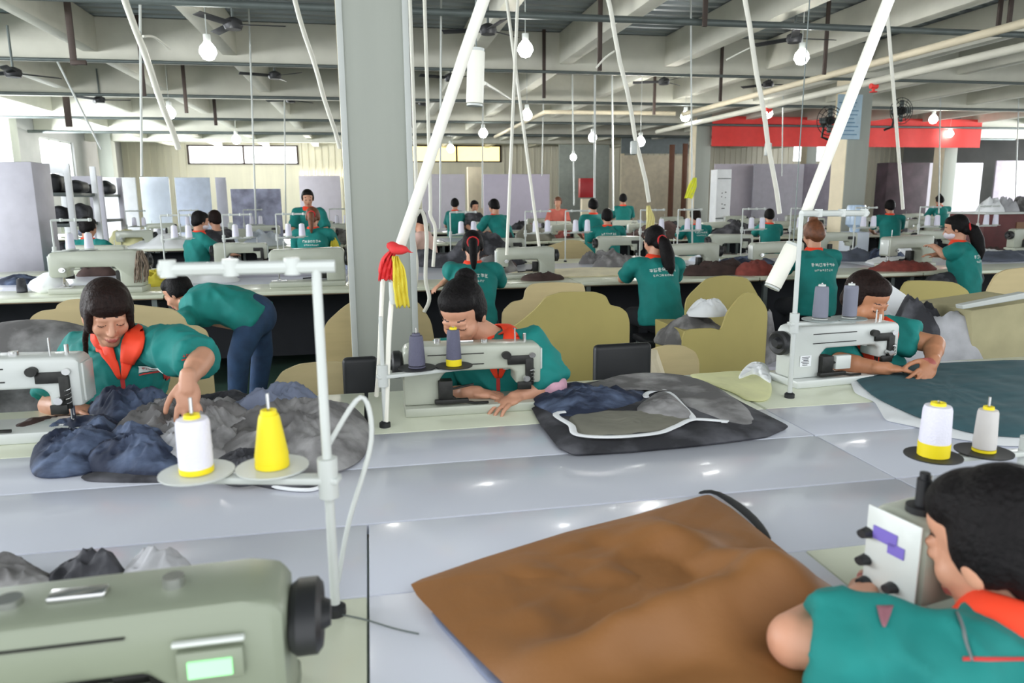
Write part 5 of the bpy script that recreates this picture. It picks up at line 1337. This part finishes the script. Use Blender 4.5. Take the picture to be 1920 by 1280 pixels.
for r_, y0, x0, n_ in (('middle', 7.5, -4.4, 12), ('second farthest', 13.6, -3.8, 13), ('farthest', 17.7, -7.6, 16)):
    for i in range(n_):
        cname, cm = cols[rnd.randrange(len(cols))] if r_ != 'middle' else cols[rnd.choice((0, 1, 2, 0, 4, 6))]
        x = x0+i*1.42+rnd.uniform(-.2, .2); y = y0+rnd.uniform(-.35, .35)
        cloth('cloth_heap', blob_outline(x, y, rnd.uniform(.2, .5), rnd.uniform(.15, .3), 200+i+n_), TZ, rnd.uniform(.05, .22), cm, '%s cloth heap, %s from the left on the worktops of the %s row' % (cname, ORD[i], r_), 'cloth', seed=i+n_*3, rings=9, n=45, fs=8, edge=.02, group='cloth heaps of the %s row' % r_)
for i in range(13):
    x = -4.0+i*1.3; cname, cm = cols[(i*5) % len(cols)]
    cloth('cloth_scrap', blob_outline(x, 8.05, .2, .12, 500+i), TZ, .08+.03*(i % 3), cm, '%s cloth scrap, %s from the left before the rear machines of the middle row' % (cname, ORD[i]), 'cloth', seed=i+90, rings=8, n=36, fs=9, edge=.02, group='scraps before the rear machines')
# masked worker's dark cloth hanging over the table edge
m_ = MB(); p = atY(1765, 540, 6.05)
m_.sph((0, 0, 0), (.26, .12, .14)); m_.sph((.08, -.02, -.12), (.16, .1, .16)); m_.sph((-.12, .02, -.1), (.16, .1, .12)); m_.sph((.2, 0, .08), (.14, .1, .1))
o = m_.build('dark_trousers_cloth', CHARC, remesh=.02, sm=3)
for v in o.data.vertices: v.co += v.normal*(1-abs(noise.noise(v.co*6))*2)*.03
o.location = (p.x, 5.98, p.z); tag(o, 'dark cloth hanging from the lap of the masked worker', 'cloth')
# dark wooden counter at the far right
A, B_ = atY(1848, 402, 9.6), atY(1990, 402, 9.6)
t = thing('wooden_counter', ((A.x+B_.x)/2, 9.6, 0), 'dark red brown counter at the right edge under the pale heaps', 'counter')
m_ = MB(); m_.box((0, .35, A.z/2), (B_.x-A.x, .7, A.z), bev=.01); m_.build('body', mat('maroon wood', (98, 44, 44), .6, var=.3), t)
m_ = MB(); m_.box((.25, -.006, A.z*.5), ((B_.x-A.x)*.55, .012, A.z*.8)); m_.build('front_panel', mat('brown panel', (134, 98, 70), .6), t)
m_ = MB(); m_.box((0, .35, A.z+.015), (B_.x-A.x+.05, .76, .03), bev=.004); m_.build('top', POLEM, t)
for i, (dx, m__) in enumerate(((-.3, WHITEC), (-.05, GREYL), (.25, GREYC), (.5, WHITEC))):
    cloth('crumpled_cloth', blob_outline((A.x+B_.x)/2+dx, 9.9, .2, .2, 300+i), A.z+.03, .22, m__, '%s crumpled cloth from the left on the maroon counter' % ORD[i], 'cloth', seed=40+i, rings=10, n=45, fs=9, edge=.02)
# blue water bottle stand by the notice column
A, B_ = atY(1606, 372, 9.0), atY(1644, 372, 9.0)
t = thing('water_dispenser', ((A.x+B_.x)/2, 9.2, 0), 'bluish white water dispenser at the foot of the notice column', 'dispenser')
m_ = MB(); m_.box((0, 0, .5), (.28, .28, 1.0), bev=.02); m_.build('body', BLUEW, t)
m_ = MB(); m_.lathe([(0, 0), (.06, 0), (.07, .06), (.125, .1), (.125, .3), (.115, .36), (0, .37)], (0, 0, 1.0)); m_.build('bottle', mat('blue bottle', (176, 198, 222), .2), t)
# large machine frames (grey blocks) between the middle and far rows
for i, (x0, x1, yt, yb_, Yd, m__, lab) in enumerate(((330, 640, 478, 500, 7.45, GREYB, 'long low grey partition on the table left of the near column'),)):
    A, B_ = atY(x0, yt, Yd), atY(x1, yt, Yd)
    mb = MB(); mb.box((0, 0, .06), (B_.x-A.x, .03, .12), bev=.004); o = mb.build('low_partition', m__); o.location = ((A.x+B_.x)/2, Yd, TZ); tag(o, lab, 'partition')
